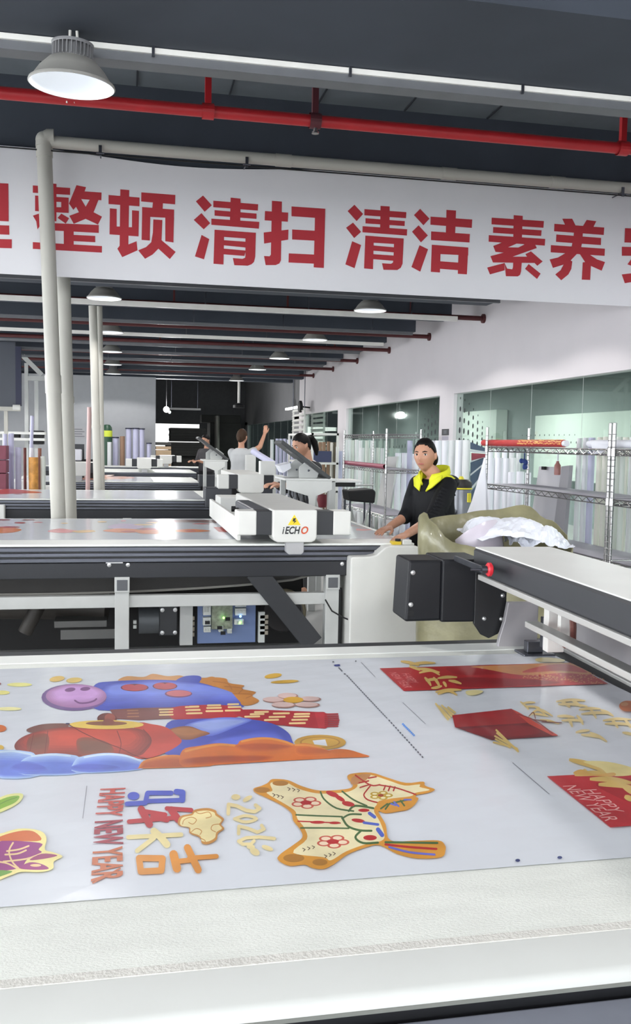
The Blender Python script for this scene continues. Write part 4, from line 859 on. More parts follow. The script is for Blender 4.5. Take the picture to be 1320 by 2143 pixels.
# films on the further tables
def film(label, x0, x1, y0, y1, prints, seed):
    f = Art(TOPZ+.0012); random.seed(seed)
    for c, shape in prints:
        f.col(c)
        if shape[0] == 'p': f.poly(shape[1], len(shape) > 2)
        else: f.ell(*shape[1])
    for e in (('lo', x0), ('hi', x1)): pass
    clip_x(f.mb, x1)
    s = film_sheet(x0, x1, y0, y1, TOPZ+.001, 30, 14, .0004); n = len(s.v); s.v += f.mb.v; s.f += [[i+n for i in q] for q in f.mb.f]; s.mi += [mi+1 for mi in f.mb.mi]
    return tag(s.build('printed_film', [film_m]+f.mats, None, fix=False), label, 'printed film')
OG, RD, PK, YL, MV = (226, 130, 72), (186, 66, 60), (222, 128, 136), (236, 196, 130), (196, 176, 206)
pr = [(RD, ('p', [(446,1103),(492,1103),(494,1113),(458,1113)])),
      (OG, ('p', [(-10,1106),(20,1104),(45,1108),(30,1114),(0,1116),(-10,1115)], 1)), (RD, ('e', (20, 1103, 22, 1.8))), (RD, ('e', (42, 1094, 12, 1.6))), ((120,60,60), ('e', (60, 1088, 14, 1.2))),
      (PK, ('p', [(100,1111),(125,1106),(150,1109),(165,1111),(140,1115),(110,1114)], 1)), (YL, ('p', [(150,1112),(185,1109),(200,1112),(170,1115)], 1)),
      (MV, ('p', [(225,1102),(250,1096),(290,1098),(300,1104),(270,1108),(235,1106)], 1)), (OG, ('p', [(215,1111),(245,1106),(290,1108),(300,1112),(260,1115)], 1)), (OG, ('p', [(285,1112),(320,1108),(350,1112),(340,1117),(300,1117)], 1)),
      (RD, ('e', (310, 1107, 18, 2))), (YL, ('e', (300, 1098, 20, 1.4))), (RD, ('e', (268, 1112, 16, 1.4))), (OG, ('p', [(362,1110),(400,1107),(440,1111),(400,1114),(370,1113)], 1)), (RD, ('e', (398, 1111, 12, 1.6))),
      ((110, 70, 66), ('p', [(310,1090),(360,1088),(440,1088),(480,1089),(470,1094),(380,1093),(330,1093)], 1)), (YL, ('e', (330, 1094, 26, 1.3))), (RD, ('e', (420, 1096, 18, 1))), (PK, ('e', (258, 1090, 6, 1.2))), (YL, ('e', (214, 1092, 10, 1.4))),
      ((140, 60, 60), ('e', (8, 1088, 14, 1.2))), (PK, ('e', (80, 1093, 10, .9))), (YL, ('e', (135, 1095, 8, 1))), (RD, ('p', [(745,1106),(790,1108),(760,1111),(745,1110)])), ((120, 90, 90), ('p', [(735,1098),(770,1104),(768,1106),(735,1101)]))]
film('film with orange and pink prints on the second cutting table', -2.3, 1.78, 5.93, 7.48, pr, 1)
film('shiny film with a red print at its left end on the third cutting table', -2.5, .86, 10.02, 11.72, [(RD, ('p', [(-10,1027),(20,1023),(60,1027),(88,1031),(30,1033),(-10,1034)], 1)), ((150, 60, 60), ('e', (38, 1034, 10, .7)))], 2)
film('film with faint red prints on the fourth cutting table', -1.5, .45, 14.25, 16.0, [((226, 160, 140), ('p', [(155,1002),(200,998),(260,997),(280,1001),(200,1004)], 1)), ((222, 150, 130), ('p', [(120,1000),(190,995),(240,994),(200,999)], 1)), (OG, ('e', (215, 999, 20, 1)))], 3)
# ------------------------------------------------------------------ people
def fuse(mb, voxel, smooth=3):
    """one continuous skin out of overlapping closed pieces"""
    o = mb.build('tmp_body', skin_m); r = o.modifiers.new('r', 'REMESH'); r.mode = 'VOXEL'; r.voxel_size = voxel; r.use_smooth_shade = True
    s = o.modifiers.new('s', 'SMOOTH'); s.iterations = smooth; s.factor = .5
    me = bpy.data.meshes.new_from_object(o.evaluated_get(bpy.context.evaluated_depsgraph_get())); bpy.data.objects.remove(o)
    for p in me.polygons: p.use_smooth = True
    return me
def mobj(name, me, m_, parent):
    me.materials.clear(); me.materials.append(m_); o = bpy.data.objects.new(name, me); COL.objects.link(o); put(o, parent); return o
def limb(mb, pts, rs, n=16):
    """tapered limb with round joints"""
    P = [Vector(p) for p in pts]; q = []; r = []
    for i in range(len(P)-1):
        for t in ((0, .25, .5, .75) if i < len(P)-2 else (0, .25, .5, .75, 1)): q.append(P[i].lerp(P[i+1], t)); r.append(lerp(rs[i], rs[i+1], t))
    mb.tube(q, r, n)
    for p, a in zip(P, rs): mb.sphere(p, a, nu=14, nv=8)
def loft(mb, rings, n=28):
    """rings: (centre, half width, half depth, right axis, forward axis)"""
    o = len(mb.v)
    for c, a, b, u, f in rings:
        for k in range(n):
            t = 2*PI*k/n; s_ = abs(math.cos(t))**.85*(1 if math.cos(t) > 0 else -1); d_ = abs(math.sin(t))**.85*(1 if math.sin(t) > 0 else -1)
            mb.v.append(tuple(Vector(c) + u*(a*s_) + f*(b*d_)))
    for i in range(len(rings)-1):
        for k in range(n): k2 = (k+1) % n; mb.f.append([o+i*n+k, o+i*n+k2, o+(i+1)*n+k2, o+(i+1)*n+k]); mb.mi.append(0)
    mb.f.append([o+k for k in range(n)][::-1]); mb.mi.append(0); mb.f.append([o+(len(rings)-1)*n+k for k in range(n)]); mb.mi.append(0)
def head_pt(u, v, face=True, grow=1.0):
    """u azimuth (0 = face), v polar from the crown; local x right, y forward, z up; unit head 0.225 tall"""
    x, y, z = math.sin(v)*math.sin(u), math.sin(v)*math.cos(u), math.cos(v)
    rx, ry, rz = .073, .094, .112
    k = 1.0
    if z < 0: k = 1-.30*(-z)**1.6
    p = Vector((x*rx*k, y*ry*(1 if z > -.3 else 1-.12*(-z-.3)), z*rz))
    if y < 0: p.y *= .98
    if face and y > 0:
        g = lambda cx, cz, sx, sz: math.exp(-((p.x-cx)/sx)**2 - ((p.z-cz)/sz)**2)
        p.y += .020*g(0, -.022, .011, .016) + .010*g(0, -.002, .009, .022) - .008*(g(.031, .010, .016, .012)+g(-.031, .010, .016, .012))
        p.y += .006*g(0, -.057, .020, .010) - .004*g(0, -.072, .018, .007) + .007*g(0, -.092, .02, .014) + .004*(g(.03, .028, .02, .008)+g(-.03, .028, .02, .008)) + .004*(g(.04, -.02, .018, .016)+g(-.04, -.02, .018, .016))
    return p*grow
def head(mb, c, R_, sc=1.0):
    o = len(mb.v); nu, nv = 56, 40
    for j in range(nv+1):
        for i in range(nu): mb.v.append(tuple(c + R_ @ (head_pt(2*PI*i/nu, PI*j/nv)*sc)))
    for j in range(nv):
        for i in range(nu): i2 = (i+1) % nu; mb.f.append([o+j*nu+i, o+(j+1)*nu+i, o+(j+1)*nu+i2, o+j*nu+i2]); mb.mi.append(0)
    for s in (1, -1):
        e = c + R_ @ (Vector((s*.073, -.012, -.005))*sc); mb.sphere(e, .013*sc, .018*sc, .030*sc, 12, 8)
def face_parts(t, c, R_, sc=1.0):
    ew = mat('eye_white', rgb(226, 220, 214), .3); ir = mat('dark_iris', rgb(30, 22, 20), .2)
    for s in (1, -1):
        e = c + R_ @ (Vector((s*.031, .0745, .008))*sc); q = MB().sphere(e, .0135*sc, .0115*sc, .0085*sc, 14, 10); eo = q.build('eye', ew, t, True)
        MB().sphere(c + R_ @ (Vector((s*.031-.002, .0830, .008))*sc), .0062*sc, .0045*sc, .0062*sc, 10, 8).build('iris', ir, eo, True)
        b = MB(); b.tube([c + R_ @ (Vector((s*x, y, z))*sc) for x, y, z in ((.015, .090, .026), (.030, .0875, .031), (.046, .077, .027))], [.0028, .0034, .002], 8); b.build('eyebrow', hair_m, t, True)
        b = MB(); b.tube([c + R_ @ (Vector((s*x, y, z))*sc) for x, y, z in ((.018, .0835, .010), (.031, .0855, .0155), (.045, .076, .011))], [.0014, .002, .0012], 6); b.build('eyelid', hair_m, t, True)
    b = MB(); b.tube([c + R_ @ (Vector((x, y, z))*sc) for x, y, z in ((-.022, .085, -.058), (-.008, .0945, -.0555), (0, .0955, -.057), (.008, .0945, -.0555), (.022, .085, -.058))], [.002, .005, .005, .005, .002], 8)
    b.build('lips', mat('lips', rgb(176, 100, 96), .4), t, True)
def hair(t, c, R_, sc, tail=None, m_=None):
    o = MB(); nu, nv = 56, 36; vs = []; ok = {}
    for j in range(nv+1):
        for i in range(nu):
            p = head_pt(2*PI*i/nu, PI*j/nv, False); vs.append(p*1.09 + Vector((0, -.004, .004)))
            lim = lerp(-.095, -.050, max(0, min(1, (p.y+.075)/.045))) if p.y < -.03 else (lerp(-.050, .020, (p.y+.03)/.055) if p.y < .025 else lerp(.020, .067, min(1, (p.y-.025)/.050)))
            ok[(i, j)] = p.z > lim - .012*math.sin(i*2.3)*0
    used = {}
    for j in range(nv):
        for i in range(nu):
            i2 = (i+1) % nu; q = [(i, j), (i, j+1), (i2, j+1), (i2, j)]
            if all(ok[k] for k in q):
                f = []
                for k in q:
                    if k not in used: used[k] = len(o.v); o.v.append(tuple(c + R_ @ (vs[k[1]*nu+k[0]]*sc)))
                    f.append(used[k])
                o.f.append(f); o.mi.append(0)
    h = o.build('hair', m_ or hair_m, t, True)
    s = h.modifiers.new('Solidify', 'SOLIDIFY'); s.thickness = .010; s.offset = -1
    if tail:
        b = MB(); b.tube([c + R_ @ (Vector(p)*sc) for p, r in tail], [r*sc for p, r in tail], 14)
        for p, r in tail[1:-1]: b.sphere(c + R_ @ (Vector(p)*sc), r*sc*1.02, nu=12, nv=8)
        b.build('hair_tail', m_ or hair_m, h, True)
    return h
def rotz(a): return Matrix.Rotation(a, 3, 'Z')
def facing(dx, dy, pitch=0, roll=0):
    """rotation taking local +y to the given ground direction"""
    a = math.atan2(dy, dx) - PI/2
    return rotz(a) @ Matrix.Rotation(pitch, 3, 'X') @ Matrix.Rotation(roll, 3, 'Y')
def hand(mb, w, d, up, side, curl=.35, spread=1.0):
    """w wrist, d pointing direction, up back of the hand, side +1/-1 where the thumb leaves"""
    d = Vector(d).normalized(); up = Vector(up); up = (up-d*up.dot(d)).normalized(); s = d.cross(up).normalized()*side; w = Vector(w)
    loft(mb, [(w-d*.012, .024, .017, s, up), (w+d*.02, .030, .015, s, up), (w+d*.055, .039, .0135, s, up), (w+d*.085, .040, .012, s, up), (w+d*.094, .034, .008, s, up)], 18)
    for k, (off, L, r) in enumerate(((.030, .066, .0092), (.0105, .075, .0095), (-.010, .070, .0090), (-.029, .054, .0080))):
        b = w + d*.086 + s*off; a = off*2.2*spread; dd = (d*math.cos(a) + s*math.sin(a)).normalized(); p = [b]
        ang = 0
        for seg in (.45, .30, .25):
            ang += curl*(.7 if seg == .45 else 1); p.append(p[-1] + (dd*math.cos(ang) - up*math.sin(ang))*L*seg)
        limb(mb, p, [r, r*.95, r*.88, r*.76], 10)
    b = w + d*.022 + s*.026; t1 = b + (d*.60+s*.62-up*.2).normalized()*.038; t2 = t1 + (d*.82+s*.35-up*.25).normalized()*.028; t3 = t2 + (d*.95+s*.1-up*.25).normalized()*.022
    limb(mb, [b, t1, t2, t3], [.0135, .0115, .0105, .0085], 10)
# ---- the woman at the second table
Rt = facing(-.86, -.51); fx, rx_ = Rt @ Vector((0, 1, 0)), Rt @ Vector((1, 0, 0)); Zv = Vector((0, 0, 1))
PC = Vector((2.165, 6.30, 0))
w1 = thing('person', 'woman in black jacket with yellow collar, hands on the edge of the second table', 'person', (PC.x, PC.y, 0))
def tc(z, fwd=0, side=0): return Vector((PC.x, PC.y, z)) + fx*fwd + rx_*side
hc = WY(889, 953, 6.28); Rh = facing(-.62, -.78, rad(-2), rad(2)); 
Ls, Rs_ = tc(1.262, .01, -.128), tc(1.262, .01, .150)
# her left arm is the one nearer to the camera
Lw = WZ(853, 1117, .968); Lh = WZ(836, 1126, .945); Rw = WZ(816, 1102, .972); Rhd = WZ(797, 1111, .948)
Le = WY(905, 1086, 6.02); Re = WY(853, 1078, 6.36)
near, far = (Ls, Rs_) if Ls.y < Rs_.y else (Rs_, Ls)
body = MB(); head(body, hc, Rh)
limb(body, [tc(1.28, -.005), tc(1.34, .01), hc + Rh @ Vector((0, -.025, -.075))], [.060, .050, .050])
loft(body, [(tc(.80), .155, .105, rx_, fx), (tc(.90), .158, .108, rx_, fx), (tc(1.0, .01), .130, .092, rx_, fx), (tc(1.12, .012), .140, .100, rx_, fx), (tc(1.22, .01), .160, .098, rx_, fx), (tc(1.285, .0), .120, .075, rx_, fx), (tc(1.315, 0), .06, .055, rx_, fx)])
limb(body, [near, Le, Lw], [.050, .040, .027]); limb(body, [far, Re, Rw], [.050, .040, .027])
hand(body, Lw, Lh-Lw, Zv, 1, .16); hand(body, Rw, Rhd-Rw, Zv, -1, .16)
for s in (-1, 1): limb(body, [tc(.84, 0, s*.08), tc(.46, .015, s*.085), tc(.08, 0, s*.09)], [.088, .055, .038]); limb(body, [tc(.05, -.02, s*.09), tc(.035, .12, s*.10)], [.04, .032])
mobj('body', fuse(body, .0052, 2), skin_m, w1)
face_parts(w1, hc, Rh)
hair(w1, hc, Rh, 1.0, [((0, -.06, .0), .05), ((0, -.085, -.04), .045), ((-.01, -.085, -.085), .036), ((0, -.08, -.13), .012)])
q = MB(); q.sphere(hc + Rh @ Vector((-.038, -.045, -.03)), .042, .042, .055, 14, 10); q.build('hair_side', hair_m, [c for c in kids(w1) if c.name.startswith('hair')][0], True)
jk = mat('black_jacket', rgb(17, 18, 22), .7, noise=.15, nscale=6, bump=.25, bscale=14, spec=.25); yl = mat('yellow_lining', rgb(222, 224, 40), .7, noise=.06)
J = MB()
loft(J, [(tc(.83), .185, .135, rx_, fx), (tc(.92), .183, .135, rx_, fx), (tc(1.02, .01), .172, .126, rx_, fx), (tc(1.13, .012, .008), .166, .122, rx_, fx), (tc(1.22, .01, .01), .168, .112, rx_, fx), (tc(1.27, .0, .006), .150, .096, rx_, fx), (tc(1.305, -.01), .105, .078, rx_, fx)])
for sh, el, wr in ((near, Le, Lw), (far, Re, Rw)):
    limb(J, [sh, el.lerp(sh, .5)+Vector((0, -.005, 0)), el.lerp(sh, .06)], [.066, .068, .060]); limb(J, [el.lerp(sh, .06), el.lerp(wr, .18)], [.062, .052])
for i in range(9):   # folds of the sleeve and front
    t_ = i/8; p = near.lerp(Le, .15+.75*t_); J.tube([p+fx*.05+Vector((-.02, -.05, .03)), p+Vector((0, -.068, 0)), p-fx*.05+Vector((.02, -.05, -.03))], [.006, .012, .006], 8)
mobj('jacket', fuse(J, .007, 3), jk, w1)
def collar_pts(h, r, a0, a1, n=14, tilt=.0):
    return [tc(h + tilt*math.cos(a), .012, 0) + fx*(r*math.cos(a)) + rx_*(r*1.08*math.sin(a)) for a in (rad(lerp(a0, a1, i/n)) for i in range(n+1))]
b = MB()   # standing collar, open in front, yellow inside
lo, hi = collar_pts(1.285, .092, 18, 342, 24, -.03), collar_pts(1.372, .104, 30, 330, 24, -.035)
mid = collar_pts(1.335, .112, 22, 338, 24, -.03)
for A_, B_ in ((lo, mid), (mid, hi)): b.add(A_+B_, [(i, i+1, len(A_)+i+1, len(A_)+i) for i in range(len(A_)-1)])
for s in (1, -1):   # turned-down lapels
    a0 = tc(1.345, .075, s*.055); b.add([tc(1.36, .03, s*.098), a0, tc(1.225, .135, s*.030), tc(1.255, .130, s*.082), tc(1.31, .09, s*.125)], [(0, 1, 2, 3, 4)])
co = b.build('yellow_collar', yl, w1, True); s_ = co.modifiers.new('Solidify', 'SOLIDIFY'); s_.thickness = .012
b = MB()   # hood hanging at the back
for i in range(15):
    a = rad(lerp(95, 265, i/14)); b.sphere(tc(1.275+.025*math.sin(PI*i/14), .0) + fx*(.118*math.cos(a)) + rx_*(.135*math.sin(a)), .048, .048, .040, 12, 8)
mobj('hood', fuse(b, .007, 4), jk, w1)
b = MB(); lo2 = collar_pts(1.315, .150, 100, 260, 14); hi2 = collar_pts(1.345, .098, 80, 280, 14)
b.add(lo2+hi2, [(i, i+1, 15+i+1, 15+i) for i in range(14)]); h2 = b.build('hood_lining', yl, w1, True); s_ = h2.modifiers.new('Solidify', 'SOLIDIFY'); s_.thickness = .010
b = MB(); loft(b, [(tc(.72), .165, .118, rx_, fx), (tc(.80), .172, .122, rx_, fx), (tc(.90), .170, .120, rx_, fx)])
for s in (-1, 1): limb(b, [tc(.80, 0, s*.08), tc(.46, .015, s*.085), tc(.10, 0, s*.09)], [.100, .074, .062])
mobj('trousers', fuse(b, .009, 2), mat('black_trousers', rgb(24, 24, 28), .7), w1)
for s in (-1, 1):
    b = MB(); limb(b, [tc(.055, -.03, s*.09), tc(.05, .05, s*.095), tc(.042, .15, s*.10)], [.052, .048, .04]); mobj('shoe', fuse(b, .008, 1), black, w1)
# ---- smaller figures further back
def worker(label, c, face, top_m, hair_m_, arms, sc=1.0, head_pitch=0, pony=False, hz=1.5, apron=None):
    """c ground point, face ground direction, arms list of (elbow, wrist, hand dir) in body axes (right, forward, z)"""
    Rb = facing(*face); f, r = Rb @ Vector((0, 1, 0)), Rb @ Vector((1, 0, 0)); c = Vector((c[0], c[1], 0))
    P = lambda x, y, z: c + r*x*sc + f*y*sc + Zv*(z*sc)
    t = thing('person', label, 'person', (c.x, c.y, 0))
    Rh = facing(face[0], face[1], head_pitch); hc = P(0, .02+(.05 if head_pitch < -.3 else 0), hz)
    b = MB(); head(b, hc, Rh, sc)
    limb(b, [P(0, -.01, 1.30), P(0, .0, 1.36), hc + Rh @ (Vector((0, -.025, -.075))*sc)], [.06, .05, .05])
    loft(b, [(P(0, 0, z), a*sc, d*sc, r, f) for z, a, d in ((.82, .155, .105), (.92, .158, .11), (1.02, .13, .092), (1.14, .14, .1), (1.24, .16, .098), (1.30, .12, .075), (1.33, .06, .055))])
    for s in (-1, 1): limb(b, [P(s*.08, 0, .86), P(s*.085, .015, .47), P(s*.09, 0, .08)], [.085, .055, .038]); limb(b, [P(s*.09, -.02, .05), P(s*.1, .12, .035)], [.04, .032])
    tp = MB(); loft(tp, [(P(0, 0, z), a*sc, d*sc, r, f) for z, a, d in ((.86, .178, .13), (.96, .172, .128), (1.06, .155, .115), (1.16, .162, .12), (1.25, .172, .112), (1.305, .13, .085), (1.335, .075, .065))])
    for s, (el, wr, hd, cut) in zip((-1, 1), arms):
        sh = P(s*.155, 0, 1.265); e = P(*el); w = P(*wr); limb(b, [sh, e, w], [.05, .04, .027]); hand(b, w, r*hd[0]+f*hd[1]+Zv*hd[2], Zv if abs(hd[2]) < .7 else f, -s, .4)
        if cut < 1: limb(tp, [sh, sh.lerp(e, cut)], [.072, .062])
        else: limb(tp, [sh, e, e.lerp(w, cut-1)], [.07, .056, .045])
    mobj('body', fuse(b, .009, 2), skin_m, t); mobj('top', fuse(tp, .011, 2), top_m, t)
    tr = MB(); loft(tr, [(P(0, 0, z), a*sc, d*sc, r, f) for z, a, d in ((.74, .165, .12), (.92, .168, .12))])
    for s in (-1, 1): limb(tr, [P(s*.08, 0, .82), P(s*.085, .015, .47), P(s*.09, 0, .05)], [.1, .075, .07])
    mobj('trousers', fuse(tr, .012, 1), mat('black_trousers', (1, 1, 1)), t)
    face_parts(t, hc, Rh, sc)
    hair(t, hc, Rh, sc, [((0, -.09, .035), .030), ((0, -.135, .03), .030), ((0, -.15, -.03), .034), ((0, -.145, -.10), .030), ((0, -.13, -.16), .012)] if pony else [((0, -.085, .0), .03), ((0, -.095, -.04), .028), ((0, -.09, -.07), .012)], hair_m_)
    if apron:
        q = MB(); q.add([P(-.10, -.10, 1.30), P(-.02, -.135, 1.22), P(.13, -.13, 1.10), P(.16, -.10, 1.18), P(.04, -.10, 1.345)], [(0, 1, 2, 3, 4)]); s2 = q.build('white_collar', apron, t); m3_ = s2.modifiers.new('Solidify', 'SOLIDIFY'); m3_.thickness = .02
    return t
h2p = WY(634, 936, 9.35)
worker('woman with black ponytail bending her head down behind a tilted dark panel', (h2p.x+.05, 9.37), (-.93, -.36), mat('dark_top', rgb(34, 34, 40), .7), hair_m,
       [((-.20, .12, 1.05), (-.10, .32, 1.10), (.3, 1, 0), 1.6), ((.20, .12, 1.05), (.10, .32, 1.10), (-.3, 1, 0), 1.6)], 1.02, rad(-22), True, 1.49, mat('white_fabric', rgb(226, 226, 226), .7))
p3 = WY(505, 932, 15.0)
worker('worker in a light grey T-shirt seen from behind, raising one arm', (p3.x, 15.0), (.55, .83), mat('light_grey_tshirt', rgb(184, 186, 188), .8, noise=.08), mat('brown_hair', rgb(66, 48, 36), .6, spec=.2),
       [((-.17, .16, 1.05), (-.05, .36, 1.08), (0, 1, 0), .55), ((.23, .16, 1.36), (.24, .30, 1.55), (0, .4, 1), .35)], 1.08, rad(0), False, 1.50)
p4 = WY(432, 924, 20.0)
worker('farthest worker, dark haired in a dark top, standing before the dark heap', (p4.x, 20.0), (-.75, -.66), mat('grey_dark_top', rgb(62, 60, 64), .8), hair_m,
       [((-.18, .10, 1.02), (-.08, .30, 1.08), (0, 1, 0), 1.5), ((.18, .10, 1.02), (.08, .30, 1.08), (0, 1, 0), 1.5)], 1.04, rad(-15), False, 1.50)
# ------------------------------------------------------------------ wire racks by the window wall
liner = mat('lavender_shelf_liner', rgb(170, 164, 176), .5, noise=.04)
def rack(label, x0, x1, y0, y1, zs, zt, group):
    t = thing('wire_rack', label, 'rack', ((x0+x1)/2, (y0+y1)/2, 0), group)
    for x in (x0, x1):
        for y in (y0, y1):
            p = MB(); p.lathe([(0, 0), (.016, 0), (.016, zt-.004), (.012, zt), (0, zt)], (x, y, 0), 14)
            z = .1
            while z < zt-.05: p.lathe([(.016, z), (.0175, z+.003), (.0175, z+.006), (.016, z+.009)], (x, y, 0), 14); z += .05
            p.build('post', chrome, t, True)
    for z in zs:
        s = MB()
        for x in (x0, x1):
            s.tube([(x, y0, z), (x, y1, z)], .006, 8); s.tube([(x, y0, z-.045), (x, y1, z-.045)], .005, 8)
            n = int((y1-y0)/.07); s.tube([(x, lerp(y0, y1, i/n), z-.004 if i % 2 else z-.041) for i in range(n+1)], .0035, 6)
        for y in (y0, y1):
            s.tube([(x0, y, z), (x1, y, z)], .006, 8); s.tube([(x0, y, z-.045), (x1, y, z-.045)], .005, 8)
            n = 6; s.tube([(lerp(x0, x1, i/n), y, z-.004 if i % 2 else z-.041) for i in range(n+1)], .0035, 6)
        for i in range(1, 16): y = lerp(y0, y1, i/16); s.tube([(x0, y, z-.004), (x1, y, z-.004)], .003, 6)
        for x in (x0, x1):
            for y in (y0, y1): s.lathe([(.017, z-.055), (.022, z-.05), (.020, z+.008), (.017, z+.01)], (x, y, 0), 12)
        so_ = s.build('shelf', chrome, t, True)
        MB().box(x0+.01, x1-.01, y0+.03, y1-.03, z+.003, z+.008).build('shelf_liner', liner, so_)
    return t
RX0, RX1 = 3.75, 4.22
ZR = [.655, 1.145, 1.535]
r1 = rack('chrome wire rack by the window at right, a red printed roll on its top shelf', RX0, RX1, 6.73, 9.27, ZR, 1.745, 'chrome wire racks')
copy_tree(r1, (r1.location.x, r1.location.y-2.60, 0), None, 'chrome wire rack cut off by the right edge of the picture')
r2 = rack('chrome wire rack behind the woman, with a dark pink roll on its middle shelf', RX0, RX1+.05, 13.1, 15.75, [.50, 1.17, 1.69], 1.775, 'chrome wire racks')
# ------------------------------------------------------------------ standing rolls
def make_roll(name, r, h, m_, core=True):
    o = MB().lathe([(r*.42, 0), (r, 0), (r, h), (r*.42, h), (r*.42, h-.05), (0, h-.05)], n=18).build(name, m_, None, True)
    return o
rm = [mat('roll_white', rgb(236, 236, 244), .5, noise=.03, nscale=4), mat('roll_grey_white', rgb(220, 222, 224), .5, noise=.04, nscale=4), mat('roll_cream', rgb(224, 222, 212), .55, noise=.04, nscale=4), mat('roll_lavender', rgb(190, 190, 216), .5, noise=.04), mat('roll_brown', rgb(150, 120, 98), .7, noise=.08), mat('roll_green_grey', rgb(206, 212, 205), .55, noise=.04)]
RM = {}
def roll_at(px, ytop, X, wpx, k, label, group, z0=0, lean=(0, 0)):
    p = WX(px, ytop, X); r = wpx/2*(p.y/FPX)*1.0
    key = (k,)
    if key not in RM:
        o = make_roll('paper_roll', 1.0, 1.0, rm[k]); RM[key] = o.data; 
    else: o = bpy.data.objects.new('paper_roll', RM[key]); COL.objects.link(o)
    o.location = (X, p.y, z0); o.scale = (r, r, p.z-z0); o.rotation_euler = (lean[0], lean[1], 0)
    tag(o, label, 'roll', group); return o
nth = ['first', 'second', 'third', 'fourth', 'fifth', 'sixth', 'seventh', 'eighth', 'ninth', 'tenth', 'eleventh', 'twelfth', 'thirteenth']
def row(specs, X, group, fmt):
    for i, (px, yt, w, k) in enumerate(specs): roll_at(px, yt, X, w, k, fmt % nth[i], group)
row([(1026, 941, 13, 0), (1041, 941, 13, 0), (1056, 941, 12, 0), (1071, 941, 12, 1), (1085, 944, 10, 1)], 4.50, 'white rolls at the left end of the right rack', '%s from the left of the taller white rolls standing behind the right rack')
row([(1026, 958, 17, 0), (1044, 958, 17, 0), (1060, 959, 13, 0), (1075, 958, 12, 1)], 4.40, 'white rolls at the left end of the right rack', '%s from the left of the mid-height white rolls behind the right rack')
row([(1071, 988, 17, 0), (1089, 987, 17, 0), (1105, 989, 13, 0)], 4.30, 'white rolls at the left end of the right rack', '%s from the left of the three short white rolls behind the right rack')
row([(1213, 917, 13, 1), (1226, 916, 13, 1), (1239, 916, 15, 3)], 4.42, 'tall grey white rolls behind the right rack post', '%s of three pale grey rolls left of the right rack post')
row([(1256, 915, 13, 2), (1268, 914, 13, 2), (1281, 914, 14, 1), (1296, 914, 14, 5), (1310, 915, 14, 2), (1324, 915, 14, 1), (1338, 915, 14, 2)], 4.42, 'cream rolls behind the right rack post', '%s of the tall cream rolls around the right rack post')
row([(1282, 925, 12, 2), (1304, 926, 12, 5)], 4.31, 'cream rolls behind the right rack post', '%s of the cream rolls in front of the row by the right rack post')
row([(903, 922, 14, 0), (917, 922, 15, 0), (932, 922, 15, 0), (946, 922, 14, 1), (961, 921, 16, 0), (976, 921, 17, 1)], 4.40, 'white rolls before the wall pillar', '%s from the left of the white rolls standing before the wall pillar')
row([(833, 948, 13, 0), (847, 948, 14, 0), (858, 922, 12, 3), (869, 950, 14, 0), (881, 950, 12, 0)], 4.46, 'white rolls behind the woman', '%s from the left of the white rolls between rack and woman')
row([(724, 920, 7, 1), (731, 920, 7, 1), (738, 921, 7, 5), (746, 920, 8, 1), (754, 922, 8, 1), (768, 922, 8, 5), (779, 922, 8, 1), (791, 937, 8, 5), (800, 938, 8, 1)], 4.52, 'thin grey tubes behind the middle rack', '%s from the left of the tall thin tubes behind the middle rack')
row([(757, 937, 11, 1), (769, 937, 11, 5), (781, 938, 9, 1)], 4.42, 'thin grey tubes behind the middle rack', '%s from the left of the shorter grey tubes behind the middle rack')
row([(706, 935, 7, 0), (713, 944, 8, 3)], 4.35, 'pale rolls left of the middle rack', '%s of the pale rolls just left of the middle rack')
row([(662, 924, 7, 4), (670, 925, 8, 4), (678, 925, 8, 4), (687, 924, 7, 4), (694, 926, 6, 2)], 4.48, 'brown rolls behind the bent woman', '%s from the left of the brown rolls beyond the bent woman')
row([(569, 920, 7, 1), (580, 918, 7, 3), (588, 918, 7, 3), (596, 918, 7, 3), (604, 920, 7, 3), (612, 921, 6, 3)], 4.45, 'lavender rolls in the far rack', '%s from the left of the lavender rolls by the far rack')
# folded white panel, leaning boards, loose sheet
def slab(name, label, cat, pts_px, X0, X1, m_):
    """upright sheet traced on the plane X0, leaning back to X1 at the top"""
    P = [WX(px, py, X0) for px, py in pts_px]; zt = max(p.z for p in P); zb = min(p.z for p in P)
    b = MB(); f = [(X0+(X1-X0)*(p.z-zb)/(zt-zb), p.y, p.z) for p in P]; g = [(x+.035, y+.02, z) for x, y, z in f]; n = len(f)
    b.add(f+g, [list(range(n)), [n+i for i in range(n)][::-1]]+[(i, (i+1) % n, n+(i+1) % n, n+i) for i in range(n)])
    return tag(b.build(name, m_, None), label, cat)
pn = slab('folded_panel', 'large folded white panel leaning behind the middle of the right rack', 'panel', [(1124, 976), (1176, 978), (1150, 1170), (1098, 1165)], 4.30, 4.32, mat('panel_white', rgb(214, 212, 216), .6))
P = [WX(px, py, 4.31) for px, py in ((1176, 976), (1192, 974), (1176, 1170), (1150, 1170))]
q = MB(); q.add([(4.305, p.y, p.z) for p in P]+[(4.345, p.y, p.z) for p in P], [(0, 1, 2, 3), (7, 6, 5, 4), (0, 4, 5, 1), (1, 5, 6, 2), (2, 6, 7, 3), (3, 7, 4, 0)]); q.build('grey_flap', mat('panel_grey', rgb(172, 170, 174), .6), pn)
q = MB(); p = WX(1137, 977, 4.28); q.box(4.27, 4.30, p.y-.03, p.y+.03, p.z-.03, p.z+.004); q.build('clip', rubber, pn)
bd = slab('leaning_board', 'narrow white board leaning behind the left post of the middle rack', 'board', [(802, 956), (826, 955), (815, 1068), (786, 1067)], 4.36, 4.40, mat('board_white', rgb(220, 220, 218), .6))
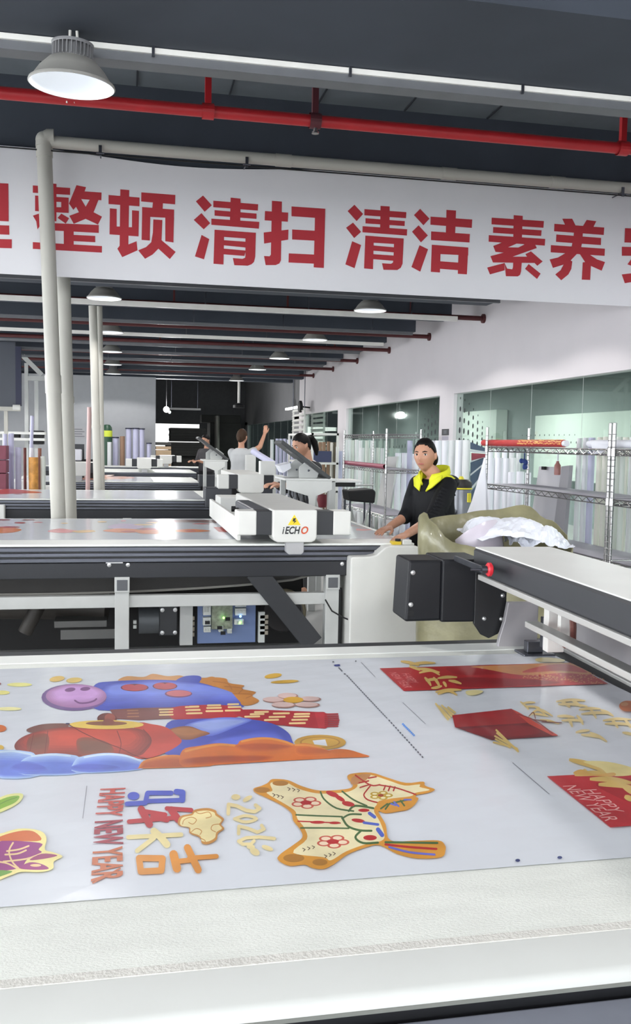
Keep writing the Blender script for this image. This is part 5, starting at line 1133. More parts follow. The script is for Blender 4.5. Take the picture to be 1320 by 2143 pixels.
b = MB(); rows = [(1014, 958, 1.5), (1011, 985, 5), (1007, 1020, 10), (1003, 1050, 15), (998, 1078, 21), (994, 1110, 27)]
n = 12; o_ = []
for px, py, w in rows:
    for k in range(n):
        p = WX(px + w*math.cos(2*PI*k/n)*.9 + (1.5*math.sin(k*2.1) if w > 5 else 0), py, 3.60); b.v.append((p.x+.0035*w*math.sin(2*PI*k/n), p.y, p.z))
for i in range(len(rows)-1):
    for k in range(n): b.f.append([i*n+k, i*n+(k+1) % n, (i+1)*n+(k+1) % n, (i+1)*n+k]); b.mi.append(0)
b.v = [(x, y, z) for x, y, z in b.v]
zmin = min(v[2] for v in b.v); last = len(b.v)-n
for k in range(n): x, y, z = b.v[last+k]; b.v.append((x, y, 0.0))
for k in range(n): b.f.append([last+k, last+(k+1) % n, last+n+(k+1) % n, last+n+k]); b.mi.append(0)
tag(b.build('draped_sheet', paper_m, None, True), 'white sheet draped like a cone beside the left post of the right rack', 'sheet')
# rolls lying on the racks
xr_ = RX0+.07
def lying(label, X, pa, pb, r, m_, zc=None, cap=None):
    a, c = WX(*pa, X), WX(*pb, X); z = zc or a.z
    t = thing('printed_roll', label, 'roll', (X, (a.y+c.y)/2, z-r))
    MB().tube([(X, a.y, z), (X, c.y, z)], r, 18).build('wound_sheet', m_, t, True)
    for y, d in ((a.y, 1), (c.y, -1)):
        MB().lathe([(0, .0), (r*.8, 0), (r*.8, .05), (0, .05)], (X, y if d > 0 else y-.05, z), 16, 'y').build('paper_core', paper_m, t, True)
    return t, a, c, z
t, a, c, z = lying('red printed roll lying along the top shelf of the right rack', xr_, (1012, 931), (1180, 932), .034, mat('red_roll_print', rgb(186, 52, 52), .45, noise=.1), ZR[2]+.045)
q = MB(); random.seed(5)
for i in range(26):
    y = lerp(c.y+.02, c.y+.95, i/26); 
    for j in range(3):
        an = rad(100+35*j+random.random()*20); w_ = .012+.012*random.random(); q.obox((xr_+.0345*math.cos(an), y, z+.0345*math.sin(an)), Vector((0, 1, 0)), Vector((-math.sin(an), 0, math.cos(an))), Vector((math.cos(an), 0, math.sin(an))), w_*1.6, w_*.6, .001)
q.build('gold_print', mat('gold_print', rgb(232, 176, 104), .5), t)
t, a, c, z = lying('white roll lying on the top shelf at the right rack post', xr_+.02, (1238, 931), (1330, 930), .033, paper_m, ZR[2]+.045)
q = MB(); q.add([(xr_-.014, a.y-.05, z), (xr_-.016, a.y-.35, z-.01), (xr_-.03, a.y-.30, z-.075), (xr_-.025, a.y-.12, z-.085)], [(0, 1, 2, 3)]); f_ = q.build('loose_flap', paper_m, t); f_.modifiers.new('Solidify', 'SOLIDIFY').thickness = .002
lying('dark pink roll lying along the middle shelf of the middle rack', RX0+.05, (805, 992), (722, 983), .035, mat('dark_pink_roll', rgb(150, 66, 88), .45, noise=.1), 1.17+.046)
# small things hanging under the top shelf
p = WX(1097, 968, 4.0); q = MB(); random.seed(2)
for i in range(7): q.sphere(p+Vector((random.uniform(-.03, .03), random.uniform(-.03, .03), random.uniform(-.05, .04))), .022, .02, .026, 10, 6)
q.tube([p, (4.0, p.y, ZR[2]-.04)], .006, 6); tag(q.build('cloth_knot', mat('blue_cloth', rgb(48, 72, 136), .7), None, True), 'small blue bundle hanging under the top shelf of the right rack', 'bundle')
p = WX(1166, 985, 4.0); q = MB().lathe([(0, -.04), (.028, -.04), (.03, -.03), (.03, .05), (.014, .075), (.013, .09), (0, .09)], (4.0, p.y, p.z), 16); t = tag(q.build('spray_bottle', mat('pinkish_plastic', rgb(164, 110, 104), .35), None, True), 'pinkish bottle hanging under the top shelf of the right rack', 'bottle'); WL[t.name] = Vector()
MB().tube([(4.0, p.y, p.z+.09), (4.0, p.y, ZR[2]-.04)], .008, 8).build('bottle_neck', paper_m, t, True)
# ------------------------------------------------------------------ olive sack of film scraps
sack_m = mat('olive_woven_sack', rgb(136, 132, 102), .36, noise=.32, nscale=6, bump=.7, bscale=11, coat=.25)
scx, scy = 2.06, 4.92; n = 64
def sack_ring(z, rx, ry, jit=0): return [(scx+rx*math.cos(2*PI*k/n)*(1+jit*math.sin(5*2*PI*k/n+z*7)), scy+ry*math.sin(2*PI*k/n)*(1+jit*math.sin(4*2*PI*k/n+z*5)), z) for k in range(n)]
def keyed(keys, k):
    a = 360*k/n
    for (a0, v0), (a1, v1) in zip(keys, keys[1:]):
        if a0 <= a <= a1: t_ = (a-a0)/(a1-a0); t_ = t_*t_*(3-2*t_); return lerp(v0, v1, t_)
    return keys[-1][1]
TOP = [(0, 1.04), (25, 1.12), (50, 1.20), (75, 1.165), (110, 1.135), (140, 1.115), (165, 1.13), (182, 1.175), (196, 1.13), (225, 1.02), (270, .96), (320, .95), (345, 1.0), (360, 1.04)]
b = MB(); Rs = [(0, .36, .30, 0), (.02, .40, .33, .01), (.25, .44, .36, .02), (.5, .45, .36, .03), (.72, .44, .35, .025), (.86, .43, .34, .02)]
for z, rx, ry, j in Rs: b.v += sack_ring(z, rx, ry, j)
for lv, fr in ((.5, .435), (1.0, .435)):
    for k in range(n):
        zt = keyed(TOP, k); a = 2*PI*k/n; w = 1+.02*math.sin(9*a)+.012*math.sin(17*a+1)
        b.v.append((scx+fr*w*math.cos(a), scy+.34*w*math.sin(a), lerp(.86, zt, lv)))
L_ = len(Rs)+2
for i in range(L_-1):
    for k in range(n): b.f.append([i*n+k, i*n+(k+1) % n, (i+1)*n+(k+1) % n, (i+1)*n+k]); b.mi.append(0)
b.f.append(list(range(n))[::-1]); b.mi.append(0)
sk = b.build('woven_sack', sack_m, None, True); sk.modifiers.new('Solidify', 'SOLIDIFY').thickness = .006
sk['kind'] = 'thing'; del sk['kind']; WL[sk.name] = Vector(); tag(sk, 'open olive plastic sack full of white film scraps beside the woman', 'sack')
def crumple(name, label, cx, cy, z, rx, ry, h, seed, m_, cat='scrap film'):
    rnd = random.Random(seed); b = MB(); N = 26; ph = [(rnd.uniform(1.5, 5), rnd.uniform(-5, 5), rnd.uniform(0, 6)) for _ in range(6)]
    for i in range(N+1):
        for j in range(N+1):
            u, v = i/N*2-1, j/N*2-1; r2 = min(1, u*u+v*v)
            zz = sum(abs(math.sin((a_*u+b_*v)*.7+c_)) for a_, b_, c_ in ph)/6
            b.v.append((cx+rx*u*(1-.12*v*v)+.004*rnd.uniform(-1, 1), cy+ry*v*(1-.12*u*u)+.004*rnd.uniform(-1, 1), z + h*(1-r2)**.5*.6 + h*.75*(zz-.5) + .003*rnd.uniform(-1, 1)))
    for i in range(N):
        for j in range(N): b.f.append([i*(N+1)+j, (i+1)*(N+1)+j, (i+1)*(N+1)+j+1, i*(N+1)+j+1]); b.mi.append(0)
    o = b.build(name, m_, None); o.modifiers.new('Solidify', 'SOLIDIFY').thickness = .003
    return tag(o, label, cat)
scrap = mat('scrap_film', rgb(226, 229, 238), .35, coat=.2)
crumple('film_scrap', 'crumpled white film heaped in the olive sack', 2.13, 4.90, 1.03, .27, .23, .15, 3, scrap)
crumple('film_scrap', 'lower fold of white film spilling to the right inside the olive sack', 2.27, 4.82, 1.0, .17, .16, .13, 9, scrap)
b = MB(); cu_ = [(952, 1130, 4.80), (972, 1114, 4.76), (995, 1100, 4.74), (1018, 1090, 4.75), (1036, 1087, 4.80), (1047, 1096, 4.86), (1051, 1116, 4.90)]
for px, py, Y_0 in cu_:
    t0 = WY(px, py, Y_0); b.v += [tuple(t0), (t0.x+.02, t0.y+.015, t0.z-.10), (t0.x+.03, t0.y+.02, t0.z-.2)]
for i in range(len(cu_)-1):
    for j in range(2): b.f.append([i*3+j, (i+1)*3+j, (i+1)*3+j+1, i*3+j+1]); b.mi.append(0)
o = b.build('film_scrap', mat('pinkish_clear_film', rgb(206, 198, 210), .3), None, True); o.modifiers.new('Solidify', 'SOLIDIFY').thickness = .002; tag(o, 'pinkish curled film sheet standing at the left inside the olive sack', 'scrap film')
# ------------------------------------------------------------------ vacuum cleaner
vp = WX(965, 1000, 4.12); vx, vy = 4.12, vp.y
t = thing('vacuum_cleaner', 'tall vacuum cleaner with a black and yellow head and steel drum before the wall pillar', 'vacuum cleaner', (vx, vy, 0))
vb = mat('vac_black', rgb(44, 40, 40), .45); vy_ = mat('vac_yellow', rgb(226, 214, 60), .45)
R0 = .128
MB().lathe([(0, 1.02), (R0*1.02, 1.02), (R0*1.08, 1.05), (R0*1.0, 1.10), (R0*.82, 1.125), (0, 1.13)], (vx, vy, 0), 28).build('motor_head', vb, t, True)
MB().lathe([(R0*1.05, 1.005), (R0*1.1, 1.01), (R0*1.1, 1.02), (R0*1.05, 1.025)], (vx, vy, 0), 28).build('head_band', vy_, t, True)
MB().lathe([(.0, 1.165), (.02, 1.165), (.045, 1.125), (0, 1.125)], (vx, vy, 0), 16).build('top_knob', vy_, t, True)
MB().lathe([(0, .22), (R0*.98, .22), (R0, .24), (R0, .60), (R0*1.03, .61), (R0, .62), (R0, 1.0), (0, 1.0)], (vx, vy, 0), 28).build('steel_drum', steel, t, True)
for s in (-1, 1):
    px = 965+s*20; y = WX(px, 1030, vx-.05).y; MB().box(vx-.09, vx-.05, y-.02, y+.02, .87, .98).build('latch', vy_, t, bevel=.004)
b = MB(); b.lathe([(0, .10), (R0*1.15, .10), (R0*1.2, .16), (R0, .22), (0, .22)], (vx, vy, 0), 24); b.build('base', vb, t, True)
for k in range(4):
    a = PI/4+PI/2*k; MB().lathe([(0, -.015), (.05, -.015), (.05, .015), (0, .015)], (vx+.12*math.cos(a), vy+.12*math.sin(a), .05), 14, 'y').build('wheel', rubber, t, True)
b = MB(); b.tube([(vx-.10, vy-.09, .75), (vx-.2, vy-.15, .6), (vx-.18, vy-.12, .35), (vx-.1, vy-.1, .3)], .02, 10); b.build('hose', steel, t, True)
# ------------------------------------------------------------------ prints on the glass and plates on the pillar
dot_m = mat('glass_print_slate', rgb(22, 28, 34), .6); w1o, w2o = bpy.data.objects['window_1'], bpy.data.objects['window_2']
def dots(win, Y0, sg, name):
    b = MB(); X = WX_R+.047
    for k in range(5):
        for i in range(15):
            d = .10 + .17*i; e = math.exp(-(d/1.15)**2); zc = 1.50 + (.10+.135*k)*e*1.12; r = (.048-.004*k)*(.35+.65*e)*(1 if k < 4 else .6)
            if r < .012: continue
            b.add([(X, Y0+sg*d+r*.8*math.cos(2*PI*q/12), zc+r*math.sin(2*PI*q/12)) for q in range(12)], [list(range(12))])
    if sg < 0:
        for z, y0, n_, r in ((1.60, 10.6, 16, .016), (1.68, 10.4, 12, .012), (1.63, 7.0, 14, .022), (1.73, 6.9, 10, .018)):
            for i in range(n_):
                y = y0-.12*i; rr = r*(1-.5*abs(i/n_-.4)) if y0 > 9 else r*(.4+.6*i/n_)
                b.add([(X, y+rr*.7*math.cos(2*PI*q/10), z+rr*math.sin(2*PI*q/10)) for q in range(10)], [list(range(10))])
    b.build(name, dot_m, win, fix=False)
dots(w1o, 12.62, -1, 'dot_print'); dots(w2o, 13.30, 1, 'dot_print')
sb, sr, sw = mat('stripe_blue', rgb(62, 84, 106), .6), mat('stripe_red', rgb(150, 60, 72), .6), mat('stripe_white', rgb(196, 206, 208), .6)
X = WX_R+.0465
for m_, polys in ((sb, [[(984, 925), (1016, 938), (1016, 945), (984, 940)], [(984, 968), (1016, 956), (1016, 966), (984, 992)], [(984, 996), (1016, 970), (1016, 985), (984, 1022)], [(984, 1030), (1016, 992), (1016, 1015), (984, 1052)]]), (sr, [[(986, 948), (1016, 950), (1016, 956), (986, 964)]]), (sw, [[(984, 941), (1016, 945), (1016, 949), (984, 946)], [(984, 964), (1016, 956), (1016, 958), (984, 968)], [(984, 992), (1016, 966), (1016, 970), (984, 996)], [(984, 1022), (1016, 985), (1016, 990), (984, 1028)]])):
    b = MB()
    for pl in polys: b.add([WX(px, py, X) for px, py in pl], [list(range(len(pl)))])
    b.build('stripe_print', m_, w1o, fix=False)
a, c = WX(925, 898, WX_R), WX(939, 911, WX_R)
t = tag(MB().box(WX_R-.006, WX_R+.002, c.y, a.y, c.z, a.z).build('notice_plate', mat('plate_black', rgb(36, 38, 42), .5), None), 'small black notice plate on the white wall pillar', 'sign'); WL[t.name] = Vector()
b = MB()
for i in range(3): b.box(WX_R-.0075, WX_R-.006, lerp(c.y, a.y, .28), lerp(c.y, a.y, .72), lerp(c.z, a.z, .3+.18*i), lerp(c.z, a.z, .38+.18*i))
b.build('plate_print', mat('plate_grey', rgb(120, 122, 128), .6), t)
a, c = WX(925, 913, WX_R), WX(938, 921, WX_R); tag(MB().box(WX_R-.005, WX_R+.002, c.y, a.y, c.z, a.z).build('notice_plate', mat('plate_lilac', rgb(172, 168, 180), .6), None), 'small pale plate below the black one on the wall pillar', 'sign')
# ------------------------------------------------------------------ consoles between the machines
con_m = mat('console_white', rgb(220, 221, 218), .45, noise=.03)
def console(label, px0, px1, py, Y, k=1.0):
    a, c = WY(px0, py, Y), WY(px1, py, Y); x0, x1, z = a.x, c.x, a.z; w = x1-x0
    t = thing('control_console', label, 'console', ((x0+x1)/2, Y+.25, 0))
    MB().box(x0-.02, x1+.02, Y, Y+.55*k, z-.02, z).build('worktop', con_m, t, bevel=.004)
    MB().prism([(x0, z-.02), (x1-.02, z-.02), (x1-.02, z-.10*k), (x0+w*.62, z-.16*k), (x0+w*.60, z-.26*k), (x0+w*.50, z-.26*k), (x0+w*.46, z-.16*k), (x0, z-.10*k)], Y+.01, Y+.03).build('front_apron', con_m, t)
    for x in (x0+w*.50, x1-.05): MB().box(x, x+.065*k, Y+.02, Y+.09, 0, z-.02).build('leg', lightgrey, t, bevel=.004)
    for x in (x0+.02, x1-.06): MB().box(x, x+.05*k, Y+.45*k, Y+.5*k, 0, z-.02).build('leg', lightgrey, t, bevel=.004)
    for yy in (.10, .32):
        xb = x0+w*(.14 if yy > .2 else .30); MB().prism([(xb, z), (xb, z+.10*k), (xb+.085*k, z+.175*k), (xb+.20*k, z+.09*k), (xb+.165*k, z)], Y+yy*k, Y+(yy+.02)*k).build('panel_support', lightgrey, t, bevel=.003)
        MB().lathe([(0, -.008), (.01, -.006), (.01, 0)], (xb+.085*k, Y+yy*k, z+.07*k), 10, 'y').build('support_bolt', darksteel, t)
    ux = Vector((math.cos(rad(-36)), 0, math.sin(rad(-36)))); uz = Vector((-ux.z, 0, ux.x))
    pc = Vector((x0+w*.40, Y+.21*k, z+.165*k))
    pa = MB().obox(pc, ux, Vector((0, 1, 0)), uz, .56*k, .42*k, .035*k).build('tilted_panel', mat('panel_charcoal', rgb(70, 72, 74), .5, noise=.06), t, bevel=.008)
    MB().obox(pc-ux*.16*k-uz*.018*k-Vector((0, .1*k, 0)), ux, Vector((0, 1, 0)), uz, .06*k, .08*k, .004).build('panel_label', mat('label_grey', rgb(150, 150, 148), .6), pa)
    return t
c2 = console('nearer white control console with a tilted dark panel on top, behind the second machine', 600, 700, 1001, 8.3)
a = WY(697, 1003, 8.3)
MB().box(a.x-.05, a.x+.28, 8.32, 8.75, a.z-.03, a.z-.01).build('side_shelf', con_m, c2, bevel=.004)
MB().box(a.x+.0, a.x+.22, 8.34, 8.5, a.z-.07, a.z-.03).build('keyboard_tray', rubber, c2, bevel=.004)
b = MB()
for i, px in enumerate((608, 618, 627)): p = WY(px, 1012, 8.4); b.tube([p, p+Vector((.02*i, .02, -.10)), p+Vector((.05, .0, -.2)), p+Vector((.03, .03, -.30))], .010, 8)
b.build('cable_loop', rubber, c2, True)
a0 = WY(585, 968, 8.6); q = MB(); q.add([WY(584, 975, 8.55), WY(607, 969, 8.55), WY(609, 980, 8.55), WY(592, 990, 8.55)]+[p+Vector((0, .25, .005)) for p in (WY(584, 975, 8.55), WY(607, 969, 8.55), WY(609, 980, 8.55), WY(592, 990, 8.55))], [(0, 1, 2, 3), (7, 6, 5, 4), (0, 4, 5, 1), (1, 5, 6, 2), (2, 6, 7, 3), (3, 7, 4, 0)])
q.build('paper_pad', paper_m, c2)
for i in range(6):
    p0, p1 = WY(603+i*6.5, 1018, 8.55), WY(603+i*6.5, 1062, 8.55); MB().box(p0.x, p0.x+.018, 8.55, 8.57, p1.z, p0.z).build('fence_bar', steel, c2)
p0, p1 = WY(604, 1050, 8.5), WY(640, 1064, 8.5); MB().bar(p0, p1, .02).build('lower_bar', con_m, c2)
cl = WY(671, 1045, 8.7); q = MB(); q.lathe([(0, -.07), (.035, -.07), (.055, .0), (.045, .05), (.0, .06)], (cl.x, 8.62, cl.z), 16); q.build('red_bag', mat('red_bag', rgb(122, 40, 52), .6), c2, True)
console('farther, smaller white control console with a tilted dark panel by the fourth machine', 428, 474, 962, 13.2, .95)
# white sensor towers on the machines' gantries
for mname, Y, (ax_, ay, bx_, by), nm in ((m3, 9.97, (545, 965, 575, 1018), 'sensor_tower'), (m4, 14.6, (515, 952, 535, 989), 'sensor_tower')):
    a, c = WY(ax_, ay, Y), WY(bx_, by, Y); MB().box(a.x, c.x, Y, Y+.14, c.z, a.z).build(nm, con_m, mname, bevel=.006)
    MB().box(a.x+.02, c.x-.02, Y+.03, Y+.12, .95, c.z).build('tower_post', darksteel, mname)
a = WY(9, 1057, 9.86); MB().box(-2.3, a.x, 9.86, 9.96, .45, a.z).build('end_housing', white_metal, m3, bevel=.008)
a, c = WY(578, 1003, 9.4), WY(545, 1040, 9.4)
MB().box(.95, 1.72, 9.30, 9.80, .62, .985).build('drive_cabinet', con_m, m3, bevel=.01)
# black folding cart
cp = WY(750, 1060, 9.2); cx, cy = cp.x, 9.2
t = thing('folding_cart', 'black folding cart standing between console and the middle rack', 'cart', (cx, cy, 0))
a, c = WY(724, 1026, 9.2), WY(781, 1048, 9.2)
MB().prism([(a.x, a.z), (c.x-.03, a.z+.02), (c.x, a.z-.01), (c.x-.01, c.z-.02), (a.x+.02, c.z)], 9.1, 9.4).build('bag', rubber, t, bevel=.015)
for x in (a.x+.03, c.x-.05):
    for y in (9.14, 9.36): MB().tube([(x, y, c.z), (x, y, .08)], .010, 8).build('frame_tube', darksteel, t, True)
for x in (a.x+.03, c.x-.05):
    for y in (9.14, 9.36): MB().lathe([(0, -.015), (.055, -.015), (.06, 0), (.055, .015), (0, .015)], (x, y, .062), 16, 'y').build('wheel', rubber, t, True)
b = MB(); b.tube([(a.x, 9.12, a.z+.01), (a.x-.02, 9.12, a.z+.05), (c.x-.02, 9.12, a.z+.06)], .009, 8); b.build('push_handle', lightgrey, t, True)
b = MB(); b.tube([(a.x+.03, 9.14, c.z-.03), (c.x-.05, 9.14, .2)], .008, 8); b.tube([(c.x-.05, 9.14, c.z-.03), (a.x+.03, 9.14, .2)], .008, 8); b.build('cross_brace', lightgrey, t, True)
# lavender roll lying aslant by the third machine
p0, p1 = WY(530, 945, 11.9), WY(574, 972, 11.4); t = thing('film_roll', 'lavender film roll sloping down beside the third machine tower', 'roll', (p1.x, p1.y, p1.z-.05))
MB().tube([p0, p1], .04, 16).build('wound_film', rm[3], t, True); d = (p1-p0).normalized(); MB().tube([p0-d*.02, p0+d*.01], .02, 12).build('roll_core', paper_m, t, True)
MB().box(p1.x-.02, p1.x+.02, 11.38, 11.42, 0, p1.z-.02).build('roll_stand', lightgrey, t)
# far white shelf with boxes by the window wall
t = thing('white_shelf', 'white steel shelf far back by the window wall, in front of the raised arm', 'shelf', (3.85, 19.2, 0))
for x in (3.6, 4.1):
    for y in (17.8, 20.4): MB().box(x-.02, x+.02, y-.02, y+.02, 0, 1.74).build('post', white_metal, t)
for z in (.6, 1.15, 1.72): MB().box(3.58, 4.12, 17.78, 20.42, z-.02, z+.02).build('shelf_board', white_metal, t)
for i, (y, w, h, cl) in enumerate(((18.1, .3, .22, (60, 66, 98)), (18.7, .4, .14, (206, 208, 214)), (19.4, .35, .2, (92, 96, 130)), (20.0, .3, .16, (170, 172, 178)))):
    tag(MB().box(3.66, 4.02, y-w/2, y+w/2, 1.17, 1.17+h).build('storage_box', mat('box_%d' % i, rgb(*cl), .6), None, bevel=.006), ['dark blue box at the near end of the far white shelf', 'white low box on the far white shelf', 'slate blue box on the far white shelf', 'grey box at the far end of the far white shelf'][i], 'box')
# wall fan, batten and louvre by the far window
Yl = 24.2; LXp = 4.40
a, c = WX(614, 858, LXp), WX(636, 912, LXp)
t = thing('louvred_panel', 'white louvred panel hanging by the far end of the window wall', 'panel', (LXp, (a.y+c.y)/2, c.z-.4))
for y in (a.y, c.y): MB().box(LXp-.02, LXp+.02, y-.03, y+.03, c.z-.4, a.z).build('side_rail', white_metal, t)
for i in range(9): z = lerp(c.z-.35, a.z-.03, i/8); MB().obox((LXp, (a.y+c.y)/2, z), Vector((0, 1, 0)), Vector((.8, 0, .6)), Vector((-.6, 0, .8)), abs(a.y-c.y), .10, .012).build('slat', white_metal, t)
a, c = WX(613, 790, LXp), WX(637, 785, LXp)
b = MB(); pa, pc = WX(613, 858, LXp), WX(637, 858, LXp); b.tube([pa, (LXp, pa.y, 3.3)], .012, 6); b.tube([pc, (LXp, pc.y, 3.3)], .012, 6); b.tube([(LXp, pa.y, 3.3), (LXp, pa.y, ZC)], .012, 6); b.tube([(LXp, pc.y, 3.3), (LXp, pc.y, ZC)], .012, 6); b.build('suspension_rod', darksteel, t, True)
p = WX(628, 851, 4.35); t = thing('wall_fan', 'small black wall fan above the louvred panel', 'fan', (4.35, p.y, p.z))
b = MB().lathe([(0, -.05), (.10, -.05), (.15, -.03), (.15, .03), (.10, .05), (0, .05)], (4.35, p.y, p.z), 20, 'x'); b.build('fan_guard', rubber, t, True); MB().tube([(4.4, p.y, p.z), (4.6, p.y, p.z-.02)], .02, 8).build('wall_arm', rubber, t, True)
a, c = WX(622, 852, 4.45), WX(598, 857, 4.45); t = thing('batten_light', 'short lit batten lamp left of the wall fan', 'lamp', (4.45, a.y, a.z)); MB().box(4.43, 4.5, a.y, c.y, a.z-.03, a.z+.03).build('diffuser', mat('batten_lit', (1, 1, .97), .5, emit=1.6), t); MB().box(4.5, 4.6, a.y, c.y, a.z-.02, a.z+.04).build('batten_body', white_metal, t)
# ------------------------------------------------------------------ deep back bay
dk2 = mat('dark_card', rgb(40, 40, 38), .8, noise=.2, nscale=5)
for i, (px0, px1, y0_, y1_, Y) in enumerate(((357, 432, 895, 925, 30.0), (352, 436, 925, 955, 29.6), (366, 425, 955, 1000, 29.8))):
    a, c = WY(px0, y0_, Y), WY(px1, y1_, Y); zb = c.z if i < 2 else 0
    b = MB(); nl = 5
    for k in range(nl): z0 = lerp(zb, a.z, k/nl); z1 = lerp(zb, a.z, (k+1)/nl); dx = .06*math.sin(k*3.1+i); b.box(a.x+dx, c.x+dx*.6, Y, Y+1.2, z0, z1)
    tag(b.build('dark_stack', dk2, None, bevel=.01), ['topmost dark stack of flattened cartons in the back bay', 'middle dark stack of flattened cartons in the back bay', 'lowest dark stack of flattened cartons in the back bay'][i], 'stack')
wd_ = mat('raw_board', rgb(136, 116, 92), .7, noise=.15, nscale=4, stretch=(1, 6, 6))
for i, (y0_, y1_) in enumerate(((925, 932), (934, 941), (942, 970))):
    a, c = WY(326, y0_, 28.0), WY(358, y1_, 28.0); tag(MB().box(a.x, c.x, 28.0, 28.8, c.z if i < 2 else 0, a.z).build('wooden_board', wd_ if i else dk2, None, bevel=.005), ['dark top board of the pile left of the dark stacks', 'upper brown board of the pile left of the dark stacks', 'lowest brown board block left of the dark stacks'][i], 'board')
a, c = WY(440, 868, 33.0), WY(502, 985, 33.0)
t = thing('dark_machine', 'tall dark machine with pipes deep in the back bay', 'machine', ((a.x+c.x)/2, 33.4, 0)); MB().box(a.x, c.x, 33.0, 34.2, 0, 2.2).build('cabinet', dk2, t, bevel=.02)
MB().box(a.x-.3, c.x, 33.0, 33.8, 2.2, a.z).build('hood', dk2, t, bevel=.02); p = WY(455, 870, 32.7); MB().tube([(p.x, 32.8, p.z), (p.x, 32.8, 0)], .09, 12).build('flue_pipe', mat('flue_grey', rgb(120, 118, 112), .5, .4), t, True)
p = WY(500, 800, 26.0); q = WY(497, 846, 26.0); t = thing('ceiling_pole', 'pale ceiling pole with a dark round foot hanging in the back bay', 'pole', (p.x, 26.0, q.z)); MB().tube([(p.x, 26, ZC), (p.x, 26, q.z)], .035, 10).build('rod', rail_m, t, True)
MB().lathe([(0, -.10), (.16, -.10), (.16, -.03), (.08, .03), (0, .03)], (p.x, 26, q.z), 16).build('foot', rubber, t, True)
p = WY(348, 857, 27.0); t = thing('pendant_bulb', 'bright bare bulb hanging in the dark back bay', 'lamp', tuple(p)); MB().sphere(p, .085, nu=16, nv=10).build('bulb', mat('bulb_lit', (1, .98, .92), .5, emit=9), t, True)
MB().tube([p+Vector((0, 0, .08)), (p.x, p.y, ZC)], .008, 6).build('flex', rubber, t); MB().sphere(p+Vector((.10, 0, -.08)), .04, nu=10, nv=6).build('socket', rail_m, t, True)
L = bpy.data.lights.new('pendant_bulb_light', 'POINT'); L.energy = 260; L.shadow_soft_size = .09; o = bpy.data.objects.new('pendant_bulb_light', L); COL.objects.link(o); o.location = p+Vector((0, -.12, 0))
a, c = WY(352, 855, 30.5), WY(420, 856, 30.5); t = thing('tube_lamp', 'faint straight tube lamp deep in the back bay', 'lamp', (a.x, 30.55, a.z)); MB().box(a.x, c.x, 30.5, 30.6, a.z-.03, a.z+.03).build('fluorescent_tube', mat('tube_lit', (.3, .3, .3), .5, emit=.15), t)
for x in (a.x+.1, c.x-.1): MB().box(x-.008, x+.008, 30.54, 30.56, a.z, ZC).build('hanger', darksteel, t)
# ------------------------------------------------------------------ goods before the white partition
def wroll(label, px, w, yt, Y, m_, cap=True, name='film_roll', lean=0):
    p = WY(px, yt, Y); r = w/2/FPX*Y; t = thing(name, label, 'roll', (p.x, Y, 0))
    MB().tube([(p.x, Y, .02), (p.x+lean, Y, p.z)], r, 18).build('wound_film', m_, t, True)
    if cap: MB().tube([(p.x+lean, Y, p.z), (p.x+lean, Y, p.z+.03)], r*1.25, 18).build('end_flange', mat('cap_navy', rgb(40, 42, 66), .5), t, True); MB().tube([(p.x, Y, 0), (p.x, Y, .02)], r*1.25, 18).build('end_flange', mat('cap_navy', (0, 0, 0)), t, True)
    return t
for i, (px, w, yt, m_, cap, lb) in enumerate(((229, 9, 925, rm[1], False, 'grey roll beside the green cylinder before the partition'), (242, 11, 917, rm[3], True, 'lavender roll right of the green cylinder'), (256, 10, 913, rm[4], False, 'brown patterned roll before the white partition'),
        (269, 11, 898, rm[3], True, 'leftmost of three tall lavender rolls with dark flanges'), (284, 12, 898, rm[3], True, 'middle one of three tall lavender rolls with dark flanges'), (297, 10, 899, rm[3], True, 'rightmost of three tall lavender rolls with dark flanges'), (312, 9, 929, rm[3], True, 'short lavender roll at the right end of the partition'))):
    wroll(lb, px, w, yt, 23.12 if i == 0 else 23.3, m_, cap)
a = WY(224, 889, 23.3); r = .125; t = thing('gas_cylinder', 'dark green cylinder with a yellow label before the white partition', 'cylinder', (a.x, 23.35, 0))
MB().lathe([(0, 0), (r, 0), (r, a.z-.14), (r*.9, a.z-.06), (r*.55, a.z), (0, a.z+.01)], (a.x, 23.35, 0), 22).build('tank', mat('tank_green', rgb(44, 78, 58), .45), t, True)
p = WY(222, 907, 23.2); MB().lathe([(r*1.01, p.z-.08), (r*1.01, p.z+.07)], (a.x, 23.35, 0), 22).build('yellow_label', mat('label_yellow', rgb(206, 220, 70), .5), t)
a, c = WY(149, 894, 24.0), WY(180, 917, 24.0); t = tag(MB().box(a.x, c.x, 23.985, 24.0, c.z, a.z).build('wall_notice', mat('notice_grey', rgb(184, 184, 188), .7), None), 'pale notice sheet on the white partition', 'notice'); WL[t.name] = Vector()
b = MB()
for i in range(4): b.box(a.x+.03, lerp(a.x, c.x, .9-.15*(i % 2)), 23.982, 23.985, lerp(c.z, a.z, .12+.22*i), lerp(c.z, a.z, .2+.22*i))
b.build('notice_rows', mat('notice_ink', rgb(130, 130, 136), .7), t)
